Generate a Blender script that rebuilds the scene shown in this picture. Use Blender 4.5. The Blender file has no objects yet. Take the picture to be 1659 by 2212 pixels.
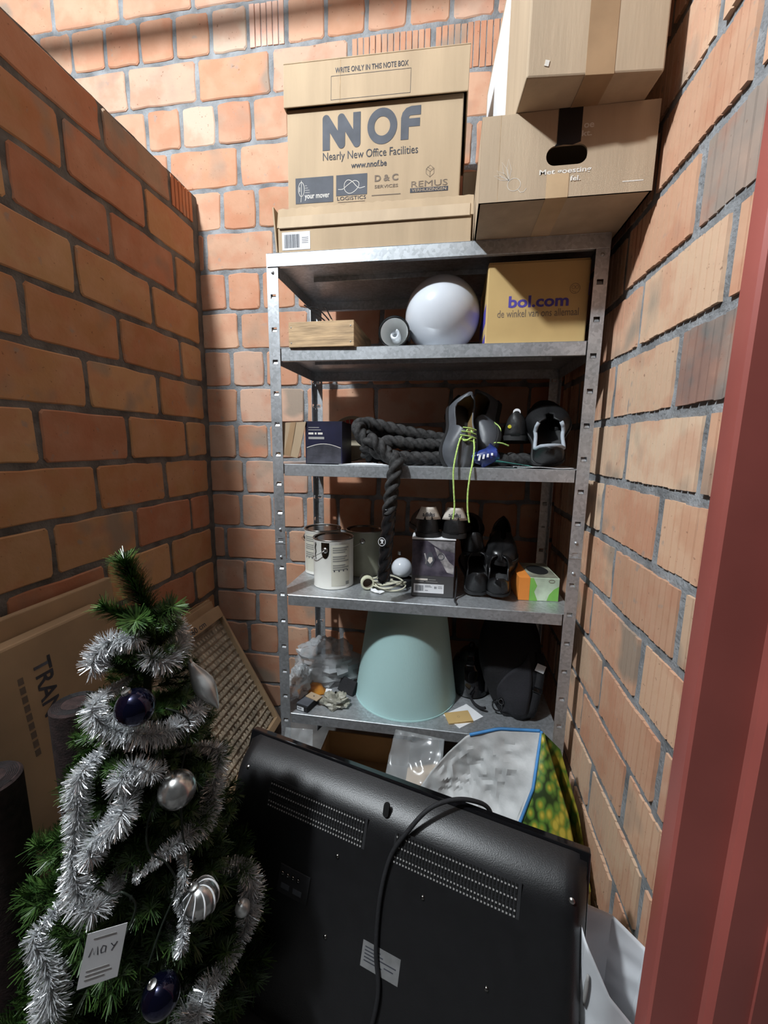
import bpy, bmesh, math, random
from mathutils import Vector, Matrix, noise
random.seed(7)
PI = math.pi
scene = bpy.context.scene
C = scene.collection

# ------------------------------------------------------------------ camera
cam = bpy.data.cameras.new('camera')
cam.sensor_fit = 'HORIZONTAL'; cam.sensor_width = 36.0; cam.lens = 880.0 / 1659.0 * 36.0
cam.clip_start = 0.02; cam.clip_end = 60
camo = bpy.data.objects.new('camera', cam); C.objects.link(camo)
camo.matrix_world = Matrix(((0.98771771, -0.03740898, 0.15170461, 0.0),
                            (0.1557688, 0.15969765, -0.97479882, 0.0),
                            (0.01223936, 0.98645691, 0.16356335, 1.27),
                            (0, 0, 0, 1)))
scene.camera = camo

# ------------------------------------------------------------------ light, world, exposure
world = bpy.data.worlds.new('world'); scene.world = world; world.use_nodes = True
bgn = world.node_tree.nodes['Background']
bgn.inputs[0].default_value = (1.0, 0.96, 0.9, 1); bgn.inputs[1].default_value = 0.012
lamp = bpy.data.lights.new('cellar_bulb', 'POINT')
lamp.energy = 170.0; lamp.color = (0.90, 0.96, 1.0); lamp.shadow_soft_size = 0.06
lampo = bpy.data.objects.new('cellar_bulb', lamp); C.objects.link(lampo)
lampo.location = (-1.16, -0.10, 3.05)
vs = scene.view_settings
vs.view_transform = 'Standard'; vs.look = 'None'; vs.exposure = 0.80; vs.gamma = 1.0; vs.use_curve_mapping = False

# ------------------------------------------------------------------ materials
MATS = {}
def nodes_of(m):
    m.use_nodes = True
    return m.node_tree.nodes, m.node_tree.links, m.node_tree.nodes['Principled BSDF']
def mat(name, col, rough=0.6, metal=0.0, var=0.12, scale=9.0, bump=0.0, bscale=60.0, col2=None, coat=0.0,
        trans=0.0, alpha=1.0, ior=1.45, stretch=None, spec=0.5, sss=0.0, emit=None):
    """plain procedural material: base colour broken up by noise, optional fine relief"""
    m = bpy.data.materials.new(name); N, L, b = nodes_of(m); MATS[name] = m
    tc = N.new('ShaderNodeTexCoord')
    src = tc.outputs['Object']
    if stretch:
        mp = N.new('ShaderNodeMapping'); mp.inputs['Scale'].default_value = stretch
        L.new(src, mp.inputs[0]); src = mp.outputs[0]
    nz = N.new('ShaderNodeTexNoise'); nz.inputs['Scale'].default_value = scale; nz.inputs['Detail'].default_value = 5
    L.new(src, nz.inputs['Vector'])
    rp = N.new('ShaderNodeValToRGB')
    c2 = col2 if col2 else tuple(max(0, c * (1 - 2.2 * var)) for c in col)
    c1 = tuple(min(1, c * (1 + var)) for c in col)
    rp.color_ramp.elements[0].color = (*c2, 1); rp.color_ramp.elements[0].position = 0.32
    rp.color_ramp.elements[1].color = (*c1, 1); rp.color_ramp.elements[1].position = 0.66
    L.new(nz.outputs['Fac'], rp.inputs[0]); L.new(rp.outputs[0], b.inputs['Base Color'])
    b.inputs['Roughness'].default_value = rough; b.inputs['Metallic'].default_value = metal
    b.inputs['Coat Weight'].default_value = coat; b.inputs['Transmission Weight'].default_value = trans
    b.inputs['Alpha'].default_value = alpha; b.inputs['IOR'].default_value = ior
    b.inputs['Specular IOR Level'].default_value = spec
    if sss: b.inputs['Subsurface Weight'].default_value = sss; b.inputs['Subsurface Radius'].default_value = (.02, .02, .02)
    if bump:
        n2 = N.new('ShaderNodeTexNoise'); n2.inputs['Scale'].default_value = bscale; n2.inputs['Detail'].default_value = 4
        L.new(src, n2.inputs['Vector'])
        bp = N.new('ShaderNodeBump'); bp.inputs['Strength'].default_value = bump; bp.inputs['Distance'].default_value = 0.004
        L.new(n2.outputs['Fac'], bp.inputs['Height']); L.new(bp.outputs[0], b.inputs['Normal'])
    return m

def brick_mat(name):
    """fired clay: colour of each brick from its object colour, soot-grey smears, pale lime bloom, fine pits"""
    m = bpy.data.materials.new(name); N, L, b = nodes_of(m); MATS[name] = m
    tc = N.new('ShaderNodeTexCoord'); oi = N.new('ShaderNodeObjectInfo')
    off = N.new('ShaderNodeVectorMath'); off.operation = 'SCALE'; off.inputs[0].default_value = (37, 53, 71)
    L.new(oi.outputs['Random'], off.inputs['Scale'])
    ad = N.new('ShaderNodeVectorMath'); ad.operation = 'ADD'
    L.new(tc.outputs['Object'], ad.inputs[0]); L.new(off.outputs[0], ad.inputs[1])
    def nz(scale, det=4):
        n = N.new('ShaderNodeTexNoise'); n.inputs['Scale'].default_value = scale; n.inputs['Detail'].default_value = det
        L.new(ad.outputs[0], n.inputs['Vector']); return n.outputs['Fac']
    def ramp(src, p0, p1, v0=0, v1=1):
        r = N.new('ShaderNodeMapRange'); r.inputs[1].default_value = p0; r.inputs[2].default_value = p1
        r.inputs[3].default_value = v0; r.inputs[4].default_value = v1; L.new(src, r.inputs[0]); return r.outputs[0]
    def mix(f, a, bcol, kind='MIX'):
        x = N.new('ShaderNodeMix'); x.data_type = 'RGBA'; x.blend_type = kind
        L.new(f, x.inputs[0]) if not isinstance(f, float) else setattr(x.inputs[0], 'default_value', f)
        L.new(a, x.inputs[6]) if not isinstance(a, tuple) else setattr(x.inputs[6], 'default_value', (*a, 1))
        L.new(bcol, x.inputs[7]) if not isinstance(bcol, tuple) else setattr(x.inputs[7], 'default_value', (*bcol, 1))
        return x.outputs[2]
    c = oi.outputs['Color']
    c = mix(ramp(nz(14), .35, .7, 0, .30), c, (0.66, 0.40, 0.28))
    c = mix(ramp(nz(9), .52, .40, 0, .30), c, (0.46, 0.15, 0.075))
    g = N.new('ShaderNodeMath'); g.operation = 'MULTIPLY'
    L.new(ramp(nz(6.5, 2), .57, .70, 0, .75), g.inputs[0]); L.new(ramp(oi.outputs['Random'], .30, .6), g.inputs[1])
    c = mix(g.outputs[0], c, (0.27, 0.235, 0.19))
    c = mix(ramp(nz(30, 6), .66, .74, 0, .55), c, (0.30, 0.27, 0.24))
    c = mix(ramp(nz(90, 2), .70, .76, 0, .6), c, (0.16, 0.07, 0.04))
    L.new(c, b.inputs['Base Color']); b.inputs['Roughness'].default_value = 0.88
    b.inputs['Specular IOR Level'].default_value = 0.25
    bp = N.new('ShaderNodeBump'); bp.inputs['Strength'].default_value = 0.35; bp.inputs['Distance'].default_value = 0.003
    L.new(nz(70, 5), bp.inputs['Height']); L.new(bp.outputs[0], b.inputs['Normal'])
    return m
brick_mat('clay')
mat('mortar', (0.25, 0.26, 0.27), .95, var=.25, scale=16, bump=.9, bscale=130, col2=(.15, .155, .16), spec=.2)
mat('concrete', (0.16, 0.155, 0.15), .9, var=.3, scale=5, bump=.3, bscale=40)
mat('ceiling_grey', (0.26, 0.26, 0.26), .9, var=.1, scale=3)
mat('mortar_shaded', (0.17, 0.165, 0.155), .95, var=.25, scale=16, bump=.9, bscale=130, col2=(.10, .095, .09), spec=.2)  # darker copy of mortar: the partition's shade is put into its colour
mat('red_paint', (0.36, 0.095, 0.078), .42, var=.12, scale=2.5, bump=.05, bscale=25)
mat('cardboard', (0.43, 0.32, 0.21), .85, var=.06, scale=5, bump=.12, bscale=45, stretch=(3, 3, .35), spec=.25)
mat('cardboard_grey', (0.45, 0.345, 0.24), .85, var=.05, scale=6, bump=.12, bscale=45, stretch=(3, 3, .35), spec=.25)
mat('cardboard_gold', (0.52, 0.36, 0.155), .8, var=.06, scale=5, bump=.08, bscale=40, spec=.3)
mat('cardboard_edge', (0.40, 0.27, 0.15), .9, var=.2, scale=40)
mat('print_dark', (0.045, 0.047, 0.06), .75, var=.15, scale=30)
mat('print_slate', (0.075, 0.08, 0.095), .75, var=.1, scale=20)
mat('print_violet', (0.075, 0.055, 0.33), .7, var=.1)
mat('print_brown', (0.16, 0.12, 0.09), .75, var=.1)
mat('print_white', (0.70, 0.66, 0.60), .8, var=.06)
mat('print_grey', (0.34, 0.33, 0.32), .8, var=.08)
mat('paper_white', (0.76, 0.77, 0.79), .75, var=.04, scale=14)
mat('tape_brown', (0.36, 0.235, 0.135), .28, var=.08, scale=12, spec=.5, bump=.15, bscale=25)
mat('tape_clear', (0.52, 0.37, 0.225), .25, var=.06, scale=12, spec=.5, bump=.15, bscale=25)
mat('tape_black', (0.010, 0.010, 0.011), .35, var=.1)
mat('black_plastic', (0.012, 0.012, 0.013), .38, var=.1, spec=.5)
mat('black_gloss', (0.006, 0.006, 0.007), .08, var=.1, spec=.6)
mat('black_matte', (0.014, 0.014, 0.016), .75, var=.2, bump=.3, bscale=200)
mat('hole_dark', (0.004, 0.004, 0.004), .9, var=.1)
mat('foam_dark', (0.030, 0.016, 0.015), .9, var=.25, scale=60, bump=.3, bscale=250)

def steel_mat(name, lo, hi, rough):
    m = bpy.data.materials.new(name); N, L, b = nodes_of(m); MATS[name] = m
    tc = N.new('ShaderNodeTexCoord')
    v = N.new('ShaderNodeTexVoronoi'); v.inputs['Scale'].default_value = 130; L.new(tc.outputs['Object'], v.inputs['Vector'])
    n = N.new('ShaderNodeTexNoise'); n.inputs['Scale'].default_value = 7; n.inputs['Detail'].default_value = 6; L.new(tc.outputs['Object'], n.inputs['Vector'])
    a = N.new('ShaderNodeMath'); a.operation = 'MULTIPLY_ADD'; a.inputs[1].default_value = .35
    s = N.new('ShaderNodeSeparateColor'); L.new(v.outputs['Color'], s.inputs[0]); L.new(s.outputs[0], a.inputs[0]); L.new(n.outputs['Fac'], a.inputs[2])
    r = N.new('ShaderNodeValToRGB'); r.color_ramp.elements[0].position = .35; r.color_ramp.elements[1].position = .95
    r.color_ramp.elements[0].color = (*lo, 1); r.color_ramp.elements[1].color = (*hi, 1)
    L.new(a.outputs[0], r.inputs[0]); L.new(r.outputs[0], b.inputs['Base Color'])
    b.inputs['Metallic'].default_value = .72; b.inputs['Roughness'].default_value = rough
    return m
steel_mat('galvanised', (0.36, 0.38, 0.40), (0.62, 0.65, 0.68), .42)
mat('steel_wire', (0.55, 0.54, 0.52), .3, metal=1.0, var=.08)

# ------------------------------------------------------------------ mesh helpers
class MB:
    """collects vertices and faces of ONE part"""
    def __init__(s): s.v = []; s.f = []; s.mi = []; s.cur = 0
    def add(s, vs_, fs_):
        o = len(s.v); s.v += [tuple(p) for p in vs_]
        for q in fs_: s.f.append(tuple(i + o for i in q)); s.mi.append(s.cur)
    def box(s, x0, x1, y0, y1, z0, z1, M=None):
        vs_ = [Vector(p) for p in ((x0, y0, z0), (x1, y0, z0), (x1, y1, z0), (x0, y1, z0), (x0, y0, z1), (x1, y0, z1), (x1, y1, z1), (x0, y1, z1))]
        if M: vs_ = [M @ p for p in vs_]
        s.add(vs_, [(0, 3, 2, 1), (4, 5, 6, 7), (0, 1, 5, 4), (1, 2, 6, 5), (2, 3, 7, 6), (3, 0, 4, 7)]); return s
    def prism(s, poly, y0, y1, M=None):
        """polygon in (x,z), extruded along y from y0 (front) to y1"""
        n = len(poly); vs_ = [Vector((p[0], y0, p[1])) for p in poly] + [Vector((p[0], y1, p[1])) for p in poly]
        if M: vs_ = [M @ p for p in vs_]
        s.add(vs_, [tuple(range(n)), tuple(range(2 * n - 1, n - 1, -1))] + [(i, n + i, n + (i + 1) % n, (i + 1) % n) for i in range(n)]); return s
    def tube(s, path, r, k=8, cap=True, closed=False):
        path = [Vector(p) for p in path]; n = len(path)
        rr = r if isinstance(r, (list, tuple)) else [r] * n
        up = None; rings = []
        for i, p in enumerate(path):
            t = (path[min(i + 1, n - 1)] - path[max(i - 1, 0)])
            if closed: t = path[(i + 1) % n] - path[i - 1]
            if t.length < 1e-9: t = Vector((0, 0, 1))
            t.normalize()
            if up is None: up = t.orthogonal().normalized()
            else:
                up = up - t * up.dot(t)
                up = up.normalized() if up.length > 1e-6 else t.orthogonal().normalized()
            w = t.cross(up)
            rings.append([p + (up * math.cos(2 * PI * j / k) + w * math.sin(2 * PI * j / k)) * rr[i] for j in range(k)])
        vs_ = [q for rg in rings for q in rg]; fs_ = []
        m = n if closed else n - 1
        for i in range(m):
            a, b_ = i * k, ((i + 1) % n) * k
            for j in range(k): fs_.append((a + j, a + (j + 1) % k, b_ + (j + 1) % k, b_ + j))
        if cap and not closed: fs_ += [tuple(range(k - 1, -1, -1)), tuple(range((n - 1) * k, n * k))]
        s.add(vs_, fs_); return s
    def lathe(s, prof, k=32, M=None, cap0=False, cap1=False, a0=0, a1=2 * PI):
        """profile of (r,z) turned round z"""
        n = len(prof); full = abs(a1 - a0 - 2 * PI) < 1e-6; kk = k if full else k + 1
        vs_ = [Vector((r * math.cos(a0 + (a1 - a0) * j / k), r * math.sin(a0 + (a1 - a0) * j / k), z)) for r, z in prof for j in range(kk)]
        if M: vs_ = [M @ p for p in vs_]
        fs_ = []
        for i in range(n - 1):
            for j in range(k if full else kk - 1):
                j2 = (j + 1) % kk; fs_.append((i * kk + j, i * kk + j2, (i + 1) * kk + j2, (i + 1) * kk + j))
        if cap0: fs_.append(tuple(range(kk - 1, -1, -1)))
        if cap1: fs_.append(tuple(range((n - 1) * kk, n * kk)))
        s.add(vs_, fs_); return s
    def grid(s, fn, nu, nv, wrap=False):
        vs_ = [fn(i / nu, j / nv) for i in range(nu + 1) for j in range(nv + (0 if wrap else 1))]
        m = nv if wrap else nv + 1
        s.add(vs_, [(i * m + j, i * m + (j + 1) % m, (i + 1) * m + (j + 1) % m, (i + 1) * m + j) for i in range(nu) for j in range(nv)]); return s
    def mesh(s, name, mats, smooth=False):
        me = bpy.data.meshes.new(name); me.from_pydata(s.v, [], s.f); me.update()
        for m in (mats if isinstance(mats, (list, tuple)) else [mats]): me.materials.append(MATS[m])
        if any(s.mi): me.polygons.foreach_set('material_index', s.mi)
        bm = bmesh.new(); bm.from_mesh(me); bmesh.ops.recalc_face_normals(bm, faces=bm.faces); bm.to_mesh(me); bm.free()
        if smooth:
            me.polygons.foreach_set('use_smooth', [True] * len(me.polygons))
            if smooth is not True: me.set_sharp_from_angle(angle=math.radians(smooth))
        return me
    def build(s, name, mats, parent=None, smooth=False, bevel=0, seg=2, solid=0, sub=0, loc=None, rot=None, offset=0.0):
        o = bpy.data.objects.new(name, s.mesh(name, mats, smooth)); C.objects.link(o)
        if parent: o.parent = parent
        if loc: o.location = loc
        if rot: o.rotation_euler = rot
        if solid:
            md = o.modifiers.new('thickness', 'SOLIDIFY'); md.thickness = solid; md.offset = offset
        if bevel:
            md = o.modifiers.new('edges', 'BEVEL'); md.width = bevel; md.segments = seg; md.limit_method = 'ANGLE'; md.angle_limit = math.radians(35)
        if sub:
            md = o.modifiers.new('smooth', 'SUBSURF'); md.levels = sub; md.render_levels = sub
        return o
def smooth_path(pts, n=10, closed=False):
    """Catmull-Rom through the points"""
    P = [Vector(p) for p in pts]; out = []; m = len(P)
    for i in range(m if closed else m - 1):
        if closed: a, b_, c_, d = P[i - 1], P[i], P[(i + 1) % m], P[(i + 2) % m]
        else: a, b_, c_, d = P[max(i - 1, 0)], P[i], P[i + 1], P[min(i + 2, m - 1)]
        for k in range(n):
            t = k / n
            out.append(0.5 * ((2 * b_) + (c_ - a) * t + (2 * a - 5 * b_ + 4 * c_ - d) * t * t + (3 * b_ - a - 3 * c_ + d) * t ** 3))
    if not closed: out.append(P[-1])
    return out
def thing(name, label, cat, loc=(0, 0, 0), rot=(0, 0, 0), group=None):
    o = bpy.data.objects.new(name, None); C.objects.link(o); o.empty_display_size = .03
    o.location = loc; o.rotation_euler = rot; o['label'] = label; o['category'] = cat
    if group: o['group'] = group
    return o
def tag(o, label, cat, group=None, kind=None):
    o['label'] = label; o['category'] = cat
    if group: o['group'] = group
    if kind: o['kind'] = kind
    return o
def struct(o, label=None):
    o['kind'] = 'structure'
    if label: o['label'] = label
    return o
FRONT = Matrix.Rotation(PI / 2, 4, 'X')          # font plane -> upright plane that faces -y
def lettering(txt, x0, x1, z0, z1, y, m, parent, name='lettering', M=None, bold=0.0, thick=0.0004, shear=0.0):
    """printed words filling the rectangle x0..x1, z0..z1 of an upright face at depth y"""
    cu = bpy.data.curves.new(name, 'FONT'); cu.body = txt; cu.size = 1.0; cu.offset = bold; cu.resolution_u = 3; cu.shear = shear
    to = bpy.data.objects.new(name, cu); C.objects.link(to)
    dg = bpy.context.evaluated_depsgraph_get(); me = bpy.data.meshes.new_from_object(to.evaluated_get(dg))
    bpy.data.objects.remove(to); bpy.data.curves.remove(cu)
    xs = [v.co.x for v in me.vertices]; ys = [v.co.y for v in me.vertices]
    sx = (x1 - x0) / (max(xs) - min(xs)); sy = (z1 - z0) / (max(ys) - min(ys)); mx, my = min(xs), min(ys)
    for v in me.vertices:
        p = Vector((x0 + (v.co.x - mx) * sx, y - thick, z0 + (v.co.y - my) * sy)); v.co = (M @ p) if M else p
    me.materials.clear(); me.materials.append(MATS[m]); me.update()
    o = bpy.data.objects.new(name, me); C.objects.link(o); o.parent = parent
    return o
def rrect(x0, x1, z0, z1, r, k=5):
    out = []
    for cx, cz, a in ((x1 - r, z0 + r, -PI / 2), (x1 - r, z1 - r, 0), (x0 + r, z1 - r, PI / 2), (x0 + r, z0 + r, PI)):
        out += [(cx + r * math.cos(a + PI / 2 * i / k), cz + r * math.sin(a + PI / 2 * i / k)) for i in range(k + 1)]
    return out
def stroke(mb, pts, w, y0, y1, closed=False, M=None):
    """flat printed line of width w along (x,z) points"""
    P = [Vector((p[0], p[1])) for p in pts]; n = len(P); L_, R_ = [], []
    for i, p in enumerate(P):
        t = (P[(i + 1) % n] - P[i - 1]) if closed else (P[min(i + 1, n - 1)] - P[max(i - 1, 0)])
        t.normalize(); q = Vector((-t.y, t.x)) * w / 2; L_.append(p + q); R_.append(p - q)
    vs_ = [Vector((p.x, y0, p.y)) for p in L_ + R_]
    if M: vs_ = [M @ p for p in vs_]
    mb.add(vs_, [(i, (i + 1) % n, n + (i + 1) % n, n + i) for i in range(n if closed else n - 1)])
def dup(root, loc=None, rot=None, label=None):
    r = root.copy(); C.objects.link(r)
    if loc: r.location = loc
    if rot: r.rotation_euler = rot
    if label: r['label'] = label
    for ch in list(root.children):
        c = ch.copy(); C.objects.link(c); c.parent = r
        for g in list(ch.children):
            d = g.copy(); C.objects.link(d); d.parent = c
    return r

# ------------------------------------------------------------------ the shell: floor, ceiling, three brick walls
XL, XR, YB, ZC = -1.05, 0.42, 1.70, 3.3
struct(MB().box(-2.6, 2.2, -1.6, YB + .15, -.12, 0).build('floor', 'concrete'))
struct(MB().box(-2.6, 2.2, -1.6, YB + .15, ZC, ZC + .1).build('ceiling', 'ceiling_grey'))
def mortar_sheet(fn, u0, u1, v0, v1, step=.02, amp=.0028):
    nu, nv = int((u1 - u0) / step), int((v1 - v0) / step); mb = MB()
    def g(a, b_):
        u, v = u0 + (u1 - u0) * a, v0 + (v1 - v0) * b_
        d = noise.noise((u * 17, v * 17, 3.1)) * amp + noise.noise((u * 45, v * 45, 9.7)) * amp * .7
        return fn(u, v, d)
    mb.grid(g, nu, nv); return mb
def plain_brick(w, h, rng):
    """front outline with worn corners, two rings of edge, flat face at y=0 looking to -y"""
    out = []; W, H = w / 2, h / 2; c = .008
    def j(a): return rng.uniform(-a, a)
    for k in range(5): out.append((-W + c + (w - 2 * c) * k / 4, -H + j(.003)))
    for k in range(3): out.append((W + j(.003), -H + c + (h - 2 * c) * k / 2))
    for k in range(5): out.append((W - c - (w - 2 * c) * k / 4, H + j(.003)))
    for k in range(3): out.append((-W + j(.003), H - c - (h - 2 * c) * k / 2))
    n = len(out); vs_ = []
    for y, f in ((.03, 1.0), (.0035, 1.0), (0, 0)):
        for (x, z) in out:
            if f == 0: x -= math.copysign(.0035, x); z -= math.copysign(.0035, z)
            vs_.append((x, y, z))
    fs_ = [(r * n + i, r * n + (i + 1) % n, (r + 1) * n + (i + 1) % n, (r + 1) * n + i) for r in (0, 1) for i in range(n)]
    fs_.append(tuple(range(2 * n, 3 * n)))
    m = MB(); m.add(vs_, fs_); return m.mesh('brick', 'clay')
def ribbed_brick(w, h, rng, ribs=13):
    W, H = w / 2, h / 2; pts = []; rw = w / ribs
    for k in range(ribs):
        x = -W + k * rw; e_ = rng.uniform(.0, .0014); pts += [(x + .0012, .0095), (x + .0024, e_), (x + rw - .0020, e_)]
    pts.append((W - .0004, .0095))
    m = MB(); n = len(pts); top = []; bot = []
    for k in range(n):
        if k % 3 == 0: a, b_ = rng.uniform(-.007, .001), rng.uniform(-.006, .001)
        top.append(H + a * (.4 if k % 3 else 1)); bot.append(-H - b_ * (.4 if k % 3 else 1))
    vs_ = [(p[0], p[1], bot[i]) for i, p in enumerate(pts)] + [(p[0], p[1], top[i]) for i, p in enumerate(pts)]
    vs_ += [(p[0], .03, bot[i]) for i, p in enumerate(pts)] + [(p[0], .03, top[i]) for i, p in enumerate(pts)]
    fs_ = []
    for i in range(n - 1):
        fs_ += [(i, i + 1, n + i + 1, n + i), (2 * n + i, 2 * n + i + 1, i + 1, i), (n + i, n + i + 1, 3 * n + i + 1, 3 * n + i)]
    fs_ += [(0, n, 3 * n, 2 * n), (n - 1, 2 * n - 1, 4 * n - 1, 3 * n - 1)]
    m.add(vs_, fs_); return m.mesh('brick', 'clay')
_cache = {}
def brick_mesh(w, h, kind, rng):
    key = (round(w, 3), round(h, 3), kind)
    if key not in _cache:
        f = ribbed_brick if kind == 'r' else plain_brick
        r2 = random.Random(hash(key[0:2]) & 0xffff)
        n = 4 if w > .1 else 1
        _cache[key] = [f(w, h, r2, max(2, round(w / .0225))) if kind == 'r' else f(w, h, r2) for _ in range(n)]
    return rng.choice(_cache[key])
PAL = [(0.498, 0.278, 0.178), (0.481, 0.253, 0.154), (0.515, 0.311, 0.207), (0.490, 0.282, 0.187), (0.506, 0.332, 0.245), (0.465, 0.237, 0.145)]
def lay(wall, rng, along, side, rows, rotz, front, pal=PAL, kind='p', J=.0078):
    """rows: (z0, z1, [joint positions along the wall], {index: (kind, colour)}); along 'x' or 'y'"""
    for z0, z1, joints, special in rows:
        for i in range(len(joints) - 1):
            a, b_ = joints[i], joints[i + 1]; w = b_ - a - 2 * J; h = z1 - z0 - 2 * J
            if w < .02: continue
            kd, col = special.get(i, (kind, None))
            if abs(w - .2895) < .012: w = .290 if kd == 'p' else w
            wq = round(w / .006) * .006
            o = bpy.data.objects.new('brick', brick_mesh(wq, round(h, 3), kd, rng)); C.objects.link(o); o.parent = wall
            c = (a + b_) / 2; dep = front + side * rng.uniform(-.0018, .0018)
            o.location = (c, dep, (z0 + z1) / 2) if along == 'x' else (dep, c, (z0 + z1) / 2)
            o.rotation_euler = (rng.uniform(-.006, .006), 0, rotz + rng.uniform(-.006, .006))
            col = col or rng.choice(pal); k = rng.uniform(.88, 1.1)
            o.color = (min(1, col[0] * k), min(1, col[1] * k), min(1, col[2] * k), 1)
def joints(first, step, lo, hi):
    k0 = math.ceil((lo - first) / step); out = [lo]
    x = first + k0 * step
    while x < hi - .015:
        if x > lo + .015: out.append(x)
        x += step
    return out + [hi]

# back wall: courses of long bricks alternate with courses of short header ends
rng = random.Random(3)
wb = struct(mortar_sheet(lambda u, v, d: (u, YB + .0045 + d, v), -2.3, .62, 0, ZC).build('wall_back', 'mortar', smooth=True),
            'orange brick wall behind the shelving rack')
rows = []; Z0 = 2.733; CH = .1535
shift = {0: -.718, 2: -.864, 4: -.724, 6: -.890, 8: -.606, 10: -.897, 12: -.70, 14: -.86, 16: -.72}
PALE = (0.52, 0.40, 0.31)
for k in range(-4, 18):
    z1 = Z0 - k * CH; z0 = z1 - CH
    if z0 < -.02: z0 = max(z0, .0)
    if z1 - z0 < .06: continue
    lo, hi = -2.2, .60
    if k % 2 == 0: js = joints(shift.get(k, -.72), .304, lo, hi)
    else: js = joints(-.955 + (.003 * k), .1515, lo, hi)
    sp = {}
    for i in range(len(js) - 1):
        mid = (js[i] + js[i + 1]) / 2
        if k == -1 and -.80 < mid < -.64: sp[i] = ('r', (.66, .42, .33))
        if k == 0 and mid > -.42 and mid < .1: sp[i] = ('r', None)
        if k == 4 and -1.02 < mid < -.72: sp[i] = ('p', (.50, .30, .20))
        if k == -1 and -.95 < mid < -.80: sp[i] = ('p', PALE)
        if k == 1 and -1.1 < mid < -.95: sp[i] = ('p', PALE)
    rows.append((z0, z1, js, sp))
lay(wb, rng, 'x', 1, rows, 0, YB)
# left wall: partition of long bricks that stops short of the ceiling
rng = random.Random(11)
ZT = 2.255
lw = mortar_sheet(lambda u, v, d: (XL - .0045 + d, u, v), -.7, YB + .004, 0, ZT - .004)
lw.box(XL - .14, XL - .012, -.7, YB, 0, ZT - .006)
wl = struct(lw.build('wall_left', 'mortar_shaded', smooth=40), 'low brick partition wall of long smooth bricks')
rows = []; CL = .1545
for k in range(-1, 14):
    z1 = 2.131 - k * CL; z0 = z1 - CL
    if k == -1: z1 = ZT; z0 = 2.131
    z0 = max(z0, 0)
    if z1 - z0 < .06: continue
    js = joints(1.226 if k % 2 else 1.085, .3035, -.7, 1.672)
    sp = {}
    if k == -1:
        n = len(js) - 1; sp[n - 1] = ('r', (.56, .22, .10)); sp[n - 2] = ('p', (.36, .25, .17))
    rows.append((z0, z1, js, sp))
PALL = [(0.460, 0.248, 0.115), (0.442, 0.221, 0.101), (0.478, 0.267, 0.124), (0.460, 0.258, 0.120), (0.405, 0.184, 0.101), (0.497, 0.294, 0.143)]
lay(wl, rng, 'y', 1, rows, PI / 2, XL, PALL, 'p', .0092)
# right wall: bricks with vertical key grooves
rng = random.Random(5)
wr = struct(mortar_sheet(lambda u, v, d: (XR + .0062 + d, u, v), .585, YB + .004, 0, ZC).build('wall_right', 'mortar', smooth=True),
            'brick wall of vertically grooved blocks beside the rack')
rows = []; CR = .1545
for k in range(-11, 11):
    z1 = 1.646 - k * CR; z0 = z1 - CR
    z0 = max(z0, 0); z1 = min(z1, ZC)
    if z1 - z0 < .06: continue
    js = joints((1.19 if k % 2 else 1.072), .3055, .585, 1.695)
    sp = {}
    for i in range(len(js) - 1):
        mid = (js[i] + js[i + 1]) / 2
        if k == 1 and .6 < mid < .88: sp[i] = ('r', (.17, .16, .15))
        if k == -1 and .6 < mid < .9: sp[i] = ('r', (.32, .26, .22))
    rows.append((z0, z1, js, sp))
PALR = [(0.614, 0.391, 0.256), (0.577, 0.339, 0.219), (0.632, 0.437, 0.298), (0.595, 0.381, 0.260), (0.558, 0.326, 0.209), (0.642, 0.465, 0.326)]
lay(wr, rng, 'y', -1, rows, -PI / 2, XR, PALR, 'r', .0105)
# dark red folded steel post at the opening, and an unseen pipe added to cast a shadow band on the back wall
pp = [(.348, .585), (.348, .575), (.352, .571), (.418, .571), (.422, .567), (.424, .552), (.47, .552), (.47, .548), (.60, .548), (.60, .61), (.352, .61)]
mb = MB(); n = len(pp)
mb.add([(x, y, 0) for x, y in pp] + [(x, y, ZC) for x, y in pp], [(i, (i + 1) % n, n + (i + 1) % n, n + i) for i in range(n)] + [tuple(range(n)), tuple(range(2 * n - 1, n - 1, -1))])
struct(mb.build('trim_1', 'red_paint', smooth=30), 'dark red painted steel door post at the opening')
struct(MB().box(.601, 2.2, .55, .70, 0, ZC).build('wall_front', 'concrete'), 'plain wall beside the red door post')
struct(MB().tube([(-2.3, .95, 2.924), (.42, .95, 2.924)], .024, 16).build('shadow_pipe', 'red_paint', smooth=True), 'unseen pipe added under the ceiling to cast a shadow band on the back wall')
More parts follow.
